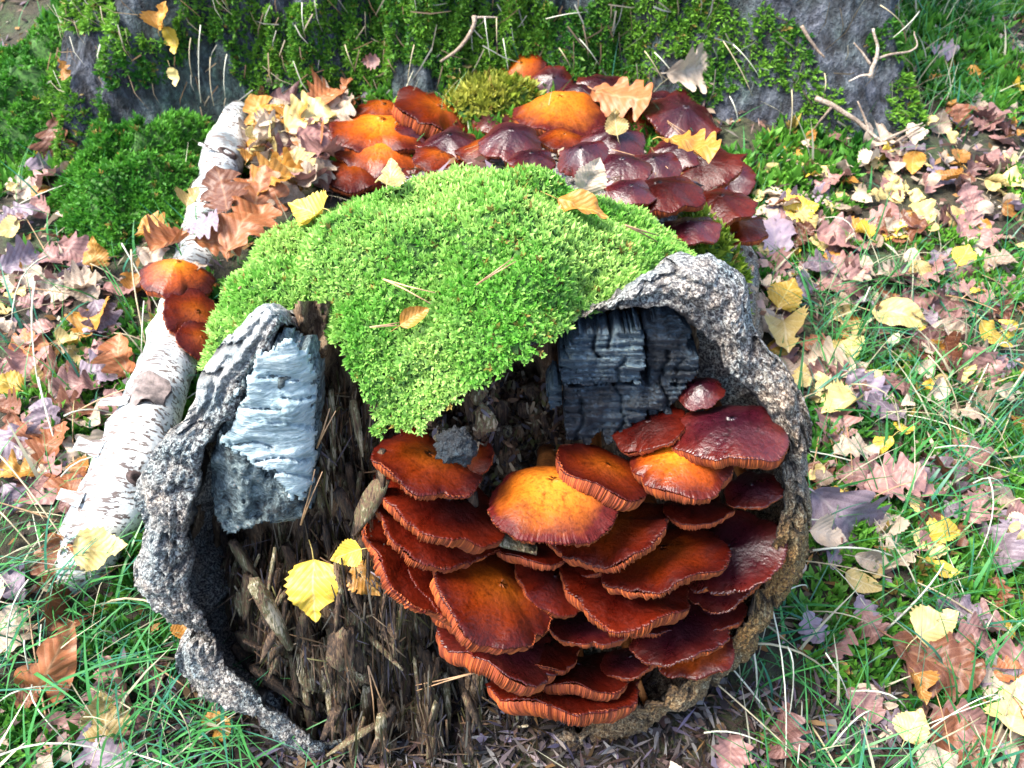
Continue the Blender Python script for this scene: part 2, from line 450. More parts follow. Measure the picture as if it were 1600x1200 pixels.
def drop(px, py, lift=0.0, fn=surf_z):
    """where the line of sight through a pixel meets the terrain"""
    d = ray(px, py); d = d / np.linalg.norm(d)
    lo, hi, n = 0.22, 4.0, 260
    for _ in range(2):
        t = np.linspace(lo, hi, n); P = CAM + d * t[:, None]
        hit = P[:, 2] <= fn(P[:, 0], P[:, 1]) + lift
        if not hit.any(): return CAM + d * 2.0
        k = max(1, int(hit.argmax())); lo, hi, n = t[k - 1], t[k], 12
    return P[k]

ROOT_LOG = empty('rotten_log', (LX, 0.30, 0.0))
tag(ROOT_LOG, 'hollow rotten log with crumbling grey bark rim around a broken end full of mushrooms', 'log')
def logpart(name, V, F, m, **kw):
    V = np.asarray(V, float).reshape(-1, 3) - np.array((LX, 0.30, 0.0))
    return obj(name, mesh(name, V, F, m, **kw), ROOT_LOG)

# bark rim: (outer px, inner px, forward offset, tan, pale)
RIM = [
    ((550, 520), (550, 545), -0.05, 0, .1), ((478, 500), (484, 522), -0.035, 0, .3), ((410, 478), (447, 515), 0.008, 0, 1.0),
    ((360, 535), (418, 560), 0.010, 0, .95), ((308, 605), (376, 625), 0.010, 0, .7), ((276, 662), (345, 668), 0.010, 0, .3),
    ((235, 715), (318, 720), 0.008, 0, .1), ((206, 775), (300, 790), 0.008, 0, .1), ((226, 835), (296, 850), 0.010, .1, .25),
    ((214, 890), (296, 905), 0.012, .05, .15), ((226, 938), (312, 945), 0.012, .05, .05), ((268, 968), (330, 966), 0.008, .05, .05), ((318, 990), (340, 986), -0.004, .05, .0), ((280, 1010), (346, 1006), 0.008, .05, .1),
    ((272, 1032), (352, 1030), 0.012, .05, .15), ((318, 1088), (392, 1072), 0.014, .1, .1), ((388, 1120), (440, 1112), 0.014, .15, .1),
    ((432, 1160), (470, 1140), 0.014, .1, .1), ((480, 1215), (530, 1165), 0.010, .1, 0), ((620, 1250), (650, 1180), 0.0, .2, 0),
    ((780, 1240), (790, 1175), 0.0, .4, 0), ((920, 1190), (900, 1140), 0.004, .75, 0), ((1020, 1140), (985, 1110), 0.008, .85, 0),
    ((1110, 1085), (1070, 1068), 0.008, .85, 0), ((1172, 1030), (1125, 1020), 0.008, .9, 0), ((1205, 960), (1165, 955), 0.008, 1, 0),
    ((1250, 880), (1205, 885), 0.008, 1, 0), ((1270, 800), (1222, 800), 0.008, .85, 0), ((1258, 740), (1226, 735), 0.008, .5, .1),
    ((1266, 655), (1222, 668), 0.008, .35, 0), ((1236, 585), (1178, 618), 0.006, .3, 0), ((1176, 520), (1135, 575), 0.004, .12, 0),
    ((1156, 442), (1098, 515), 0.002, 0, 0), ((1082, 408), (1040, 482), 0.002, 0, .15), ((1010, 430), (960, 486), 0.000, 0, .35),
    ((940, 465), (900, 502), -0.012, 0, .1), ((800, 490), (790, 535), -0.03, 0, 0), ((650, 500), (650, 540), -0.03, 0, 0),
]
def closed_resample(A, n):
    A = np.asarray(A, float); m = len(A); seg = np.linalg.norm(np.diff(np.vstack([A[:, :2], A[:1, :2]]), axis=0), axis=1)
    s = np.concatenate([[0], np.cumsum(seg)]); t = np.linspace(0, s[-1], n, endpoint=False)
    i = np.clip(np.searchsorted(s, t, 'right') - 1, 0, m - 1); f = ((t - s[i]) / seg[i])[:, None]
    p0, p1, p2, p3 = A[(i - 1) % m], A[i], A[(i + 1) % m], A[(i + 2) % m]
    return 0.5 * (2 * p1 + (p2 - p0) * f + (2 * p0 - 5 * p1 + 4 * p2 - p3) * f ** 2 + (3 * p1 - p0 - 3 * p2 + p3) * f ** 3)

def make_bark():
    A = np.array([[*o, *i, f, t, p] for o, i, f, t, p in RIM], float)
    R = closed_resample(A, 900); n = len(R)
    NB = 24                                      # steps across the broken rim, inner to outer
    rows, tans, pales = [], [], []
    th = np.arange(n)
    jag = 10 * fbm(v3(th * 0.06, 0, 0), 6) - 18 * np.clip(vn(v3(th * .045, 9, 0)) - .45, 0, 1); jag2 = 8 * fbm(v3(th * 0.075, 5, 0), 5)
    ctr = np.array((735.0, 800.0))
    dirv = unit(R[:, 0:2] - ctr)
    outer = R[:, 0:2] + dirv * jag[:, None]; inner = R[:, 2:4] + dirv * jag2[:, None]
    # inside wall of the shell, going into the log
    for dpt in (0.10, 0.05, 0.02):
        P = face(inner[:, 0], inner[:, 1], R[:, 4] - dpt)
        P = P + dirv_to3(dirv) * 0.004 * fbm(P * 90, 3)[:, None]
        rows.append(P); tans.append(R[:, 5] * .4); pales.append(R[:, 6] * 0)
    for k in range(NB):
        f = k / (NB - 1); q = inner * (1 - f) + outer * f
        bulge = 0.002 * math.sin(math.pi * min(1, f * 1.05)) - 0.010 * f ** 5
        P = face(q[:, 0], q[:, 1], R[:, 4] + bulge)
        P = P + FN * (0.0036 * fbm(P * 80, 3) + 0.0016 * fbm(P * 420, 2) - .010 * np.clip(vn(P * 55 + 4) - .35, 0, 1) + .0024 * fbm(v3(f * 13 + 1.2 * vn(P * 40), th * .012, 3), 2) + .0005 * np.sin(f * 26 + 6 * vn(P * 30)) + .0012 * fbm(P * 700, 2))[:, None]
        rows.append(P); tans.append(R[:, 5]); pales.append(R[:, 6] * np.clip((f - 0.25) * 2.2, 0, 1))
    front = rows[-1]
    fis = np.zeros((n, NB)); rf = np.random.default_rng(61)
    for q in rf.uniform(0, n, 46):
        w = rf.uniform(.7, 2.2); ln = rf.uniform(.3, 1.1); f0 = rf.uniform(-.2, .7)
        for k in range(NB):
            f = k / (NB - 1); d = np.abs(np.mod(th - q - 9 * float(vn(np.array((f * 3, q, 0)))) + n / 2, n) - n / 2)
            if f0 < f < f0 + ln: fis[:, k] = np.maximum(fis[:, k], np.exp(-(d / w) ** 2))
    for k in range(NB): rows[3 + k] = rows[3 + k] - FN * (.006 * fis[:, k])[:, None]
    front = rows[-1]
    # outside of the log running back: blends from the traced rim to the log's round body
    ang = np.arctan2(front[:, 2] - 0.13, front[:, 0] - LX)
    ys = np.concatenate([np.linspace(0.01, 0.2, 14), np.linspace(0.22, 0.55, 12)])
    for d in ys:
        y = front[:, 1] + d
        h, w, cx = log_top(y)
        bx = cx + w * 0.99 * np.cos(ang); bz = np.where(np.sin(ang) > 0, h * 0.985 * np.sin(ang), 0.12 * np.sin(ang))
        bz = np.where(np.sin(ang) > 0, np.maximum(bz, 0.0), bz)
        b = np.clip(d / (0.045 + 0.13 * np.clip(1 - 1.5 * np.sin(ang), 0, 1)), 0, 1); b = b * b * (3 - 2 * b)
        fx, fz = front[:, 0], front[:, 2]
        P = v3(fx * (1 - b) + bx * b, y, fz * (1 - b) + bz * b)
        out = v3(np.cos(ang), 0 * ang, np.sin(ang))
        P = P + out * (0.004 * fbm(P * 40, 3) + 0.004 * fbm(P * 180, 2) - 0.002)[:, None]
        rows.append(P); tans.append(R[:, 5] * 0.6); pales.append(R[:, 6] * max(0, 1 - d * 8))
    V = np.stack(rows, 1)                         # n, rows, 3
    F = gridfaces(n, V.shape[1], True)
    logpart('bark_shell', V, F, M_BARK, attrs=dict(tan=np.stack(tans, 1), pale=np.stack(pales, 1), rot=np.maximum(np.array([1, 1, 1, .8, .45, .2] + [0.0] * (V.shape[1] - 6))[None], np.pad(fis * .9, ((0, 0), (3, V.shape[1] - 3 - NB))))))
def dirv_to3(d): return np.stack([d[:, 0], 0 * d[:, 0], -d[:, 1]], -1)
make_bark()

# rotten wood inside the rim
def gauss(px, py, cx, cy, sx, sy): return np.exp(-((px - cx) / sx) ** 2 - ((py - cy) / sy) ** 2)
def core_off(px, py):
    px = np.asarray(px, float); py = np.asarray(py, float)
    o = -0.025 + 0 * px
    o = o - 0.045 * gauss(px, py, 1000, 800, 260, 260)                       # where the mushrooms sit
    o = o - 0.06 * gauss(px, py, 322, 760, 40, 170) - 0.05 * gauss(px, py, 345, 1010, 45, 55)
    o = o - 0.016 * gauss(px, py, 800, 585, 80, 45) - 0.05 * gauss(px, py, 1190, 640, 45, 40) - 0.03 * gauss(px, py, 410, 860, 80, 40)
    o = o + 0.028 * gauss(px, py, 560, 980, 140, 150) + 0.03 * gauss(px, py, 640, 1160, 160, 60)
    o = o + 0.012 * gauss(px, py, 690, 640, 90, 60)
    p = v3(px * 0.055, py * 0.011, 0)
    o = o + 0.020 * fbm(p, 4) - .04 * np.clip(vn(v3(px * .03, py * .012, 4)) - .3, 0, 1) + 0.006 * fbm(v3(px * 0.02, py * 0.02, 7), 3)
    return o

def patch(name, poly, step, offfn, m, thick=0.0, parent_part=True, jitter=0.35, smooth=True, warp=5.0):
    """grid over a traced outline on the broken end, displaced along its normal, edges carried back by thick"""
    poly = np.asarray(poly, float)
    xs = np.arange(poly[:, 0].min(), poly[:, 0].max() + step, step); ys = np.arange(poly[:, 1].min(), poly[:, 1].max() + step, step)
    XX, YY = np.meshgrid(xs, ys, indexing='ij')
    rg = np.random.default_rng(len(xs) * 131 + len(ys))
    XX = XX + rg.uniform(-jitter, jitter, XX.shape) * step; YY = YY + rg.uniform(-jitter, jitter, XX.shape) * step
    V = face(XX, YY, offfn(XX, YY)).reshape(-1, 3)
    F = gridfaces(len(xs), len(ys))
    c = F.mean(1)
    cx = XX.ravel()[F].mean(1); cy = YY.ravel()[F].mean(1)
    wx, wy = warp * fbm(v3(cx * .06, cy * .06, 1), 4), warp * fbm(v3(cx * .06, cy * .06, 6), 4)
    F = F[inpoly(cx + wx, cy + wy, poly)]
    return skirt(name, V, F, thick, -FN, m, smooth)

def skirt(name, V, F, thick, direction, m, smooth=True, link=True):
    if thick > 0:
        e = np.concatenate([F[:, [0, 1]], F[:, [1, 2]], F[:, [2, 3]], F[:, [3, 0]]])
        key = np.sort(e, 1); u, idx, cnt = np.unique(key[:, 0] * 10 ** 7 + key[:, 1], return_index=True, return_counts=True)
        be = e[idx[cnt == 1]]
        bv = np.unique(be); mp = {a: i + len(V) for i, a in enumerate(bv)}
        V = np.vstack([V, V[bv] + np.asarray(direction) * thick])
        m2 = np.vectorize(mp.get)(be)
        F = np.concatenate([F, np.stack([be[:, 1], be[:, 0], m2[:, 0], m2[:, 1]], -1)])
    used = np.unique(F); re = np.zeros(len(V), int); re[used] = np.arange(len(used))
    return logpart(name, V[used], re[F], m, smooth=smooth)

inner_poly = [(470, 470), (420, 520), (370, 600), (330, 660), (295, 760), (285, 860), (290, 930), (325, 1000), (335, 1050), (380, 1100),
              (440, 1150), (540, 1200), (700, 1220), (860, 1180), (980, 1130), (1080, 1085), (1140, 1030), (1185, 950), (1225, 880),
              (1240, 780), (1240, 680), (1200, 600), (1150, 540), (1100, 480), (950, 470), (700, 480)]
patch('wood_core', inner_poly, 4.5, core_off, M_ROT)

# grey plate of weathered wood with a peeling pale layer on it
plate_poly = [(398, 560), (440, 530), (492, 545), (502, 620), (494, 700), (490, 795), (445, 815), (352, 832), (336, 800), (330, 720), (350, 660), (372, 610)]
curve = lambda x, y: -.012 * np.clip((x - 440) / 60, 0, 1.2) ** 2 - .010 * np.clip((400 - x) / 70, 0, 1.2) ** 2
plate = patch('wood_plate', plate_poly, 4, lambda x, y: 0.012 + curve(x, y) + 0.004 * fbm(v3(x * .05, y * .05, 2), 4) + .002 * fbm(v3(x * .25, y * .05, 2), 3) - 0.006 * np.clip((y - 560) / 270, 0, 1), M_PLATE, 0.010)
peel_poly = [(404, 556), (442, 534), (484, 548), (492, 640), (489, 760), (470, 788), (446, 770), (428, 742), (385, 716), (347, 702), (344, 684), (372, 664), (368, 640), (388, 598)]
peel = patch('peeling_bark', peel_poly, 3.5, lambda x, y: 0.0150 + curve(x, y) + 0.0022 * fbm(v3(x * .018, y * .05, 9), 5) - sum(d * np.exp(-((y - y0 - 9 * vn(v3(x * .03, y0, 1))) / 2.2) ** 2) * ((x > x0) & (x < x1)) for y0, x0, x1, d in ((596, 400, 470, .003), (640, 372, 440, .004), (668, 420, 490, .003), (690, 350, 430, .004), (712, 400, 488, .004), (745, 430, 490, .003), (622, 440, 492, .003))) + 0.004 * np.clip((720 - y) / 80, -1, 1) * 0.3, M_PEEL, 0.0025, warp=9.0)
peel.parent = plate

# charred block of cubical rot under the rim: blocks split by cracks
def make_char():
    def grain(seed, base):
        def f(x, y):
            o = base + .0022 * fbm(v3(x * .018, y * .30, seed), 3) + .003 * fbm(v3(x * .03, y * .03, seed + 5), 3)
            w = 7 * vn(v3(y * .05, seed, 0)) + 3 * vn(v3(y * .16, seed, 2))
            for x0, y0, y1, d in ((928, 505, 560, .006), (952, 515, 545, .004), (1040, 545, 660, .006), (968, 560, 690, .004), (905, 620, 690, .005), (1062, 560, 620, .003)):
                o = o - d * np.exp(-((x - x0 - w) / 2.6) ** 2) * ((y > y0) & (y < y1))
            return o - .003 * np.exp(-((y - 575 - 5 * vn(v3(x * .04, seed, 5))) / 2) ** 2)
        return f
    SL = [([(905, 522), (935, 516), (960, 522), (1003, 514), (1008, 560), (1001, 598), (960, 601), (905, 604), (880, 600), (874, 575), (882, 550)], -.004),
          ([(1006, 512), (1030, 494), (1056, 492), (1077, 518), (1066, 540), (1092, 556), (1090, 580), (1076, 600), (1012, 597), (1014, 560)], -.010),
          ([(884, 607), (960, 604), (1008, 601), (1072, 604), (1060, 626), (1040, 640), (1014, 640), (1006, 664), (985, 660), (976, 688), (948, 690), (940, 668), (926, 692), (884, 690), (880, 650)], -.007),
          ([(868, 596), (880, 604), (878, 630), (862, 640), (852, 612)], -.012), ([(1016, 642), (1042, 642), (1052, 660), (1036, 676), (1012, 668)], -.012)]
    for k, (poly, o) in enumerate(SL):
        patch('char_slab', poly, 2.6, grain(k * 7 + 1, o), M_CHAR, .02)
make_char()

# splinters of torn wood fibre
def make_splinters():
    rg = np.random.default_rng(21)
    zone = [(345, 870), (470, 830), (520, 700), (515, 610), (560, 640), (600, 720), (590, 800), (600, 900), (650, 960), (720, 1010), (770, 1060), (820, 1130), (700, 1190), (560, 1190), (460, 1130), (400, 1050), (370, 960)]
    def splinter(px, py, length, width, angd, lift, m=M_SPLINT, tilt=0.0):
        a = math.radians(angd); L2 = length / 2
        p0 = np.array((px - math.cos(a) * L2, py - math.sin(a) * L2)); p1 = np.array((px + math.cos(a) * L2, py + math.sin(a) * L2))
        o = float(core_off(px, py)) + lift
        ts = [0, .25, .6, 1.0]; ws = [0.75, 1.0, 0.85, 0.25]
        P = np.array([face(*(p0 * (1 - t) + p1 * t), o + tilt * (t - .5) + rg.uniform(-.0015, .0015)) for t in ts])
        r = np.array(ws) * width * 0.5 * 0.00031
        V, F = tube(P, r, 5)
        V = V.reshape(5, 4, 3); V += rg.uniform(-.22, .22, (5, 1, 3)) * width * 0.00031; V = V.reshape(-1, 3)
        logpart('wood_splinter', V, F, m, smooth=False)
    # big ones read from the photograph
    for s in [(400, 905, 130, 22, 58, .022), (425, 960, 120, 26, 60, .028), (572, 795, 95, 34, 118, .03), (545, 790, 60, 20, 60, .026),
              (520, 690, 160, 16, 88, .018), (530, 850, 60, 12, 20, .02), (470, 985, 50, 26, 95, .015), (395, 1040, 90, 26, 50, .012),
              (440, 1075, 110, 34, 35, .02), (560, 670, 90, 16, 80, .02), (735, 640, 60, 26, 80, .012), (850, 660, 45, 22, 70, .014),
              (780, 650, 50, 30, 95, .01), (835, 620, 40, 26, 60, .008), (760, 830, 90, 22, 92, .05), (800, 852, 70, 26, 15, .05), (742, 800, 60, 16, 85, .045)]:
        splinter(*s)
    n = 0
    while n < 285:
        px, py = rg.uniform(340, 820), rg.uniform(600, 1190)
        if not inpoly(px, py, zone): continue
        if 480 < px < 600 and py < 780 and rg.random() < 0.4: continue
        splinter(px, py, rg.uniform(25, 110), rg.uniform(3, 8) if rg.random() < .55 else rg.uniform(8, 22), 88 + rg.normal(0, 9 if rg.random() < .75 else 40) + (12 if px < 450 else 0), rg.uniform(0.002, 0.018), tilt=rg.uniform(-.004, .012))
        n += 1
make_splinters()
# crumbling chunks of rotten wood
def make_chunks():
    rg = np.random.default_rng(29); k = 0
    zone = [(360, 860), (500, 830), (512, 600), (560, 640), (596, 720), (590, 850), (640, 960), (720, 1020), (800, 1110), (700, 1180), (540, 1180), (430, 1110), (385, 1000)]
    zone2 = [(650, 690), (700, 645), (780, 590), (880, 605), (885, 700), (840, 735), (775, 760)]
    th = np.linspace(0, 6.283, 9, endpoint=False); ph = np.linspace(.15, math.pi - .15, 6)
    T, Pp = np.meshgrid(th, ph, indexing='ij'); D = v3(np.sin(Pp) * np.cos(T), np.sin(Pp) * np.sin(T), np.cos(Pp))
    while k < 90:
        px, py = rg.uniform(350, 890), rg.uniform(590, 1180); in2 = inpoly(px, py, zone2)
        if not (in2 or inpoly(px, py, zone)): continue
        c = face(px, py, float(core_off(px, py)) + rg.uniform(.002, .012))
        sx, sz, sy = rg.uniform(.0022, .006), rg.uniform(.004, .016) * (.5 if in2 else 1), rg.uniform(.002, .005)
        Q = D * (1 + .45 * fbm(D * 1.7 + k * 3.1, 2))[..., None] * np.array((sx, sy, sz)); a = rg.normal(.05, .25)
        Q = np.stack([Q[..., 0] * math.cos(a) + Q[..., 2] * math.sin(a), Q[..., 1] + Q[..., 2] * .3, Q[..., 2] * math.cos(a) - Q[..., 0] * math.sin(a)], -1)
        F = [gridfaces(9, 6, True), np.array([[q * 6 for q in range(9)]]), np.array([[q * 6 + 5 for q in range(9)][::-1]])]
        logpart('wood_chunk', Q.reshape(-1, 3) + c, F, M_SPLINT if k % 3 else M_ROT, smooth=False); k += 1
make_chunks()

# loose fibres and crumbs of torn wood, too many to count
def make_fibres():
    rg = np.random.default_rng(23); n = 9000
    px, py = rg.uniform(330, 900, n), rg.uniform(560, 1200, n)
    z1 = inpoly(px, py, [(345, 850), (500, 830), (515, 600), (560, 630), (600, 700), (590, 800), (600, 900), (720, 1010), (840, 1130), (720, 1200), (560, 1200), (440, 1130), (380, 1050)])
    z2 = inpoly(px, py, [(640, 690), (700, 640), (800, 575), (880, 600), (890, 700), (850, 740), (770, 770), (740, 900), (770, 860), (720, 700)])
    k = z1 | z2; px, py, z2 = px[k], py[k], z2[k]; n = len(px)
    o = core_off(px, py) + rg.uniform(.001, .013, n)
    a = np.radians(88 + np.where(z2 | (rg.random(n) < .25), rg.normal(0, 50, n), rg.normal(0, 11, n)))
    ln = np.where(z2, rg.uniform(5, 22, n), rg.uniform(12, 70, n)); wd = np.where(z2, rg.uniform(1.5, 8, n), rg.uniform(.8, 3.6, n))
    dx, dy = np.cos(a), np.sin(a)
    V = np.zeros((n, 6, 3)); bow = rg.uniform(-.004, .006, n)
    for j, (t, w) in enumerate(((-.5, .6), (0.05, 1), (.5, .25))):
        for q, sg in enumerate((-1, 1)):
            V[:, j * 2 + q] = face(px + dx * t * ln - dy * sg * w * wd * .5, py + dy * t * ln + dx * sg * w * wd * .5, o + bow * (1 - 4 * t * t) + sg * wd * .00008)
    b = np.arange(n)[:, None] * 6
    F = np.concatenate([b + np.array([[0, 1, 3, 2]]), b + np.array([[2, 3, 5, 4]])])
    pal = np.array([(.30, .22, .13), (.18, .10, .05), (.07, .035, .02), (.40, .33, .23), (.12, .11, .035), (.02, .012, .008), (.22, .12, .06), (.16, .13, .14)])
    c = pal[rg.integers(0, 8, n)] * rg.uniform(.2, 1.0, (n, 1))
    tag(logpart('wood_fibres', V, F, M_LITTER, smooth=False, cols=np.repeat(c, 6, 0)), kind='stuff')
make_fibres()

# ------------------------------------------------------------------ tree foot behind
TCX, TCY = -0.06, 1.55
def trunk_r(th, z):
    fl = np.exp(-np.maximum(z, -0.1) / 0.16)
    def lobe(c, w): return np.exp(-((np.mod(th - math.radians(c) + math.pi, 2 * math.pi) - math.pi) / math.radians(w)) ** 2)
    tall = np.exp(-np.maximum(z, -0.1) / 0.5)
    r = 0.50 + 0.05 * fl + 0.30 * tall * lobe(-54, 13) + 0.22 * tall * lobe(-124, 13) + 0.05 * fl * lobe(-92, 14) + 0.12 * fl * (lobe(20, 20) + lobe(95, 22) + lobe(160, 20))
    return r
def trunk_pt(th, z, off=0.0):
    r = trunk_r(th, z)
    p = v3(np.cos(th) * 14, np.sin(th) * 14, z * 5)
    pr = v3(np.cos(th) * 26 + .5 * np.sin(z * 19), np.sin(th) * 26, z * 6)
    r = r + 0.022 * fbm(p, 4) + 0.030 * (np.abs(vn(pr)) ** .6 - .5) + .006 * fbm(pr * 4, 3) + off
    return v3(TCX + r * np.cos(th), TCY + r * np.sin(th), z)
def make_trunk():
    th = np.linspace(0, 2 * math.pi, 520, endpoint=False)
    z = np.concatenate([np.linspace(-0.06, 0.5, 90), np.linspace(0.53, 2.6, 40)])
    T, Z = np.meshgrid(th, z, indexing='ij')
    V = trunk_pt(T, Z)
    root = empty('tree_trunk', (TCX, TCY, 0))
    tag(root, 'foot of a large tree with furrowed blue-grey bark and green moss', 'tree')
    o = obj('bark', mesh('trunk_bark', V.reshape(-1, 3) - np.array((TCX, TCY, 0)), gridfaces(len(th), len(z), True), M_TRUNK), root)
    return root
TREE = make_trunk()

# ------------------------------------------------------------------ moss shoots
def shoots(P, NRM, size, cols, name, nleaf=7, seed=0, spread=0.75):
    """many star-like moss shoots as one mesh; each leaflet is a folded diamond"""
    rg = np.random.default_rng(seed); n = len(P)
    NRM = unit(NRM + rg.normal(0, 0.28, (n, 3)))
    ref = np.where(np.abs(NRM[:, 2:3]) < 0.9, np.array((0, 0, 1.0)), np.array((1.0, 0, 0)))
    A = unit(np.cross(NRM, ref)); B = np.cross(NRM, A)
    V = np.zeros((n, nleaf, 4, 3)); C = np.zeros((n, nleaf, 4, 3))
    ph0 = rg.uniform(0, 6.28, n)
    for k in range(nleaf):
        ph = ph0 + 6.283 * k / nleaf + rg.normal(0, .25, n)
        el = rg.uniform(0.15, 1.25, n) if k else np.full(n, 1.45)
        s = size * rg.uniform(0.7, 1.25, n)
        D = (A * np.cos(ph)[:, None] + B * np.sin(ph)[:, None]) * (np.cos(el) * spread)[:, None] + NRM * np.sin(el)[:, None]
        S = unit(np.cross(D, NRM) + 1e-6 * A)
        up = np.cross(S, D)
        base = P + NRM * (size * rg.uniform(-0.1, 0.35, n))[:, None]
        V[:, k, 0] = base
        V[:, k, 1] = base + D * (s * .45)[:, None] + S * (s * .17)[:, None] + up * (s * .05)[:, None]
        V[:, k, 2] = base + D * s[:, None]
        V[:, k, 3] = base + D * (s * .45)[:, None] - S * (s * .17)[:, None] + up * (s * .05)[:, None]
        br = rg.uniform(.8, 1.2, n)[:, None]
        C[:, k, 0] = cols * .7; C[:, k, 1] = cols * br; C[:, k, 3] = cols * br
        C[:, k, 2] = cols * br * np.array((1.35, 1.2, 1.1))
    F = np.arange(n * nleaf * 4).reshape(-1, 4)
    return mesh(name, V.reshape(-1, 3), F, M_MOSS, smooth=False, cols=C.reshape(-1, 3).clip(0, .8))

def moss_cols(n, P, a=(0.085, 0.30, 0.018), b=(0.20, 0.42, 0.03), seed=1, fr=30):
    rg = np.random.default_rng(seed)
    t = np.clip(0.5 + 0.5 * fbm(P * fr, 3) + rg.normal(0, .2, n), 0, 1)[:, None]
    c = np.array(a) * (1 - t) + np.array(b) * t
    odd = rg.random(n) < 0.02 + .10 * (fbm(P * 45 + 5, 3) > .75)
    c[odd] = np.array((0.26, 0.2, 0.05)) * rg.uniform(.5, 1.2, (odd.sum(), 1))
    return c

# the thick carpet over the log
MPY = np.array([0.50, 0.46, 0.42, 0.37, 0.33, 0.305, 0.287, 0.272, 0.262, 0.254, 0.248, 0.244])
MPD = np.array([0.13, 0.085, 0.040, 0.004, 0.0, 0.006, 0.022, 0.05, 0.085, 0.125, 0.165, 0.22])
MS = np.concatenate([[0], np.cumsum(np.hypot(np.diff(MPY), np.diff(MPD)))])
def moss_pt(phi, s):
    y = np.interp(s, MS, MPY); d = np.interp(s, MS, MPD)
    x = LX + (0.168 + 0.004 * np.clip((y - .3) * 10, 0, 1)) * np.sin(phi); z = 0.085 + 0.215 * np.cos(phi) - d
    P = v3(x, y, z)
    bulge = 0.013 * fbm(v3(x * 24, s * 24, 0), 3) + 0.006 - 0.016 * np.exp(-((x - (LX - .085 + (s - .2) * .1)) / .010) ** 2) * np.clip((s - .12) / .05, 0, 1)
    out = unit(v3(np.sin(phi), -np.clip((s - MS[4]) / 0.06, 0, 1) * 0.9, np.cos(phi) * (1 - .6 * np.clip((s - MS[5]) / .05, 0, 1))))
    return P + out * bulge[..., None], out
MOSS_POLY = [(322, 575), (338, 490), (360, 440), (385, 385), (425, 335), (470, 305), (505, 318), (560, 322), (610, 312), (650, 285), (700, 264), (780, 252), (840, 262), (890, 288), (905, 312), (950, 308),
             (1000, 335), (1035, 365), (1070, 398), (1030, 420), (985, 452), (930, 486), (880, 515), (838, 556), (790, 586), (735, 615), (690, 648), (650, 668),
             (592, 686), (575, 668), (588, 640), (560, 600), (540, 560), (515, 535), (508, 502), (470, 492), (430, 486), (398, 505), (372, 545), (345, 580)]
def make_log_moss():
    rg = np.random.default_rng(2)
    # bed
    ph = np.linspace(-1.45, 1.45, 240); s = np.linspace(0, MS[-1], 190)
    PH, S = np.meshgrid(ph, s, indexing='ij'); P, O = moss_pt(PH, S)
    px, py, _ = proj(P)
    F = gridfaces(len(ph), len(s)); cx = px.ravel()[F].mean(1); cy = py.ravel()[F].mean(1)
    behind = (P[..., 1].ravel()[F].mean(1) > 0.37) & (np.abs(P[..., 0].ravel()[F].mean(1) - LX) < .12)
    behind &= P[..., 1].ravel()[F].mean(1) < 0.42
    wx, wy = cx + 10 * vn(v3(cx * .04, cy * .04, 0)), cy + 10 * vn(v3(cx * .04, cy * .04, 9))
    inside = np.all([inpoly(wx + ax, wy + ay, MOSS_POLY) for ax, ay in ((0, 0), (13, 0), (-13, 0), (0, 13), (0, -13), (9, 9), (-9, 9))], 0) | behind
    F = F[inside]
    V = P.reshape(-1, 3)
    root = empty('moss_carpet', (LX, 0.34, 0.29))
    tag(root, 'thick bright green moss carpet draped over the top of the log', 'moss')
    off = np.array((LX, 0.34, 0.29))
    used = np.unique(F); re = np.zeros(len(V), int); re[used] = np.arange(len(used))
    obj('moss_bed', mesh('moss_bed', V[used] - off, re[F], M_MOSSBED), root)
    # shoots
    n = 135000
    PHr = rg.uniform(-1.45, 1.45, n); Sr = rg.uniform(0, MS[-1], n)
    P, O = moss_pt(PHr, Sr); px, py, _ = proj(P)
    jx, jy = 10 * vn(v3(px * .04, py * .04, 0)) + rg.normal(0, 3, n), 10 * vn(v3(px * .04, py * .04, 9)) + rg.normal(0, 3, n)
    keep = inpoly(px + jx, py + jy, MOSS_POLY) | ((P[:, 1] > .37) & (P[:, 1] < .42) & (np.abs(P[:, 0] - LX) < .12))
    P, O = P[keep], O[keep]
    O = unit(O + np.array((0, 0, 0.5)))
    c = moss_cols(len(P), P, (0.11, 0.35, 0.04), (0.36, 0.58, 0.16), seed=4)
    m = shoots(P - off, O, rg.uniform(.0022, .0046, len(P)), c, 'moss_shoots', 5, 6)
    tag(obj('moss_shoots', m, root), kind='stuff')
make_log_moss()

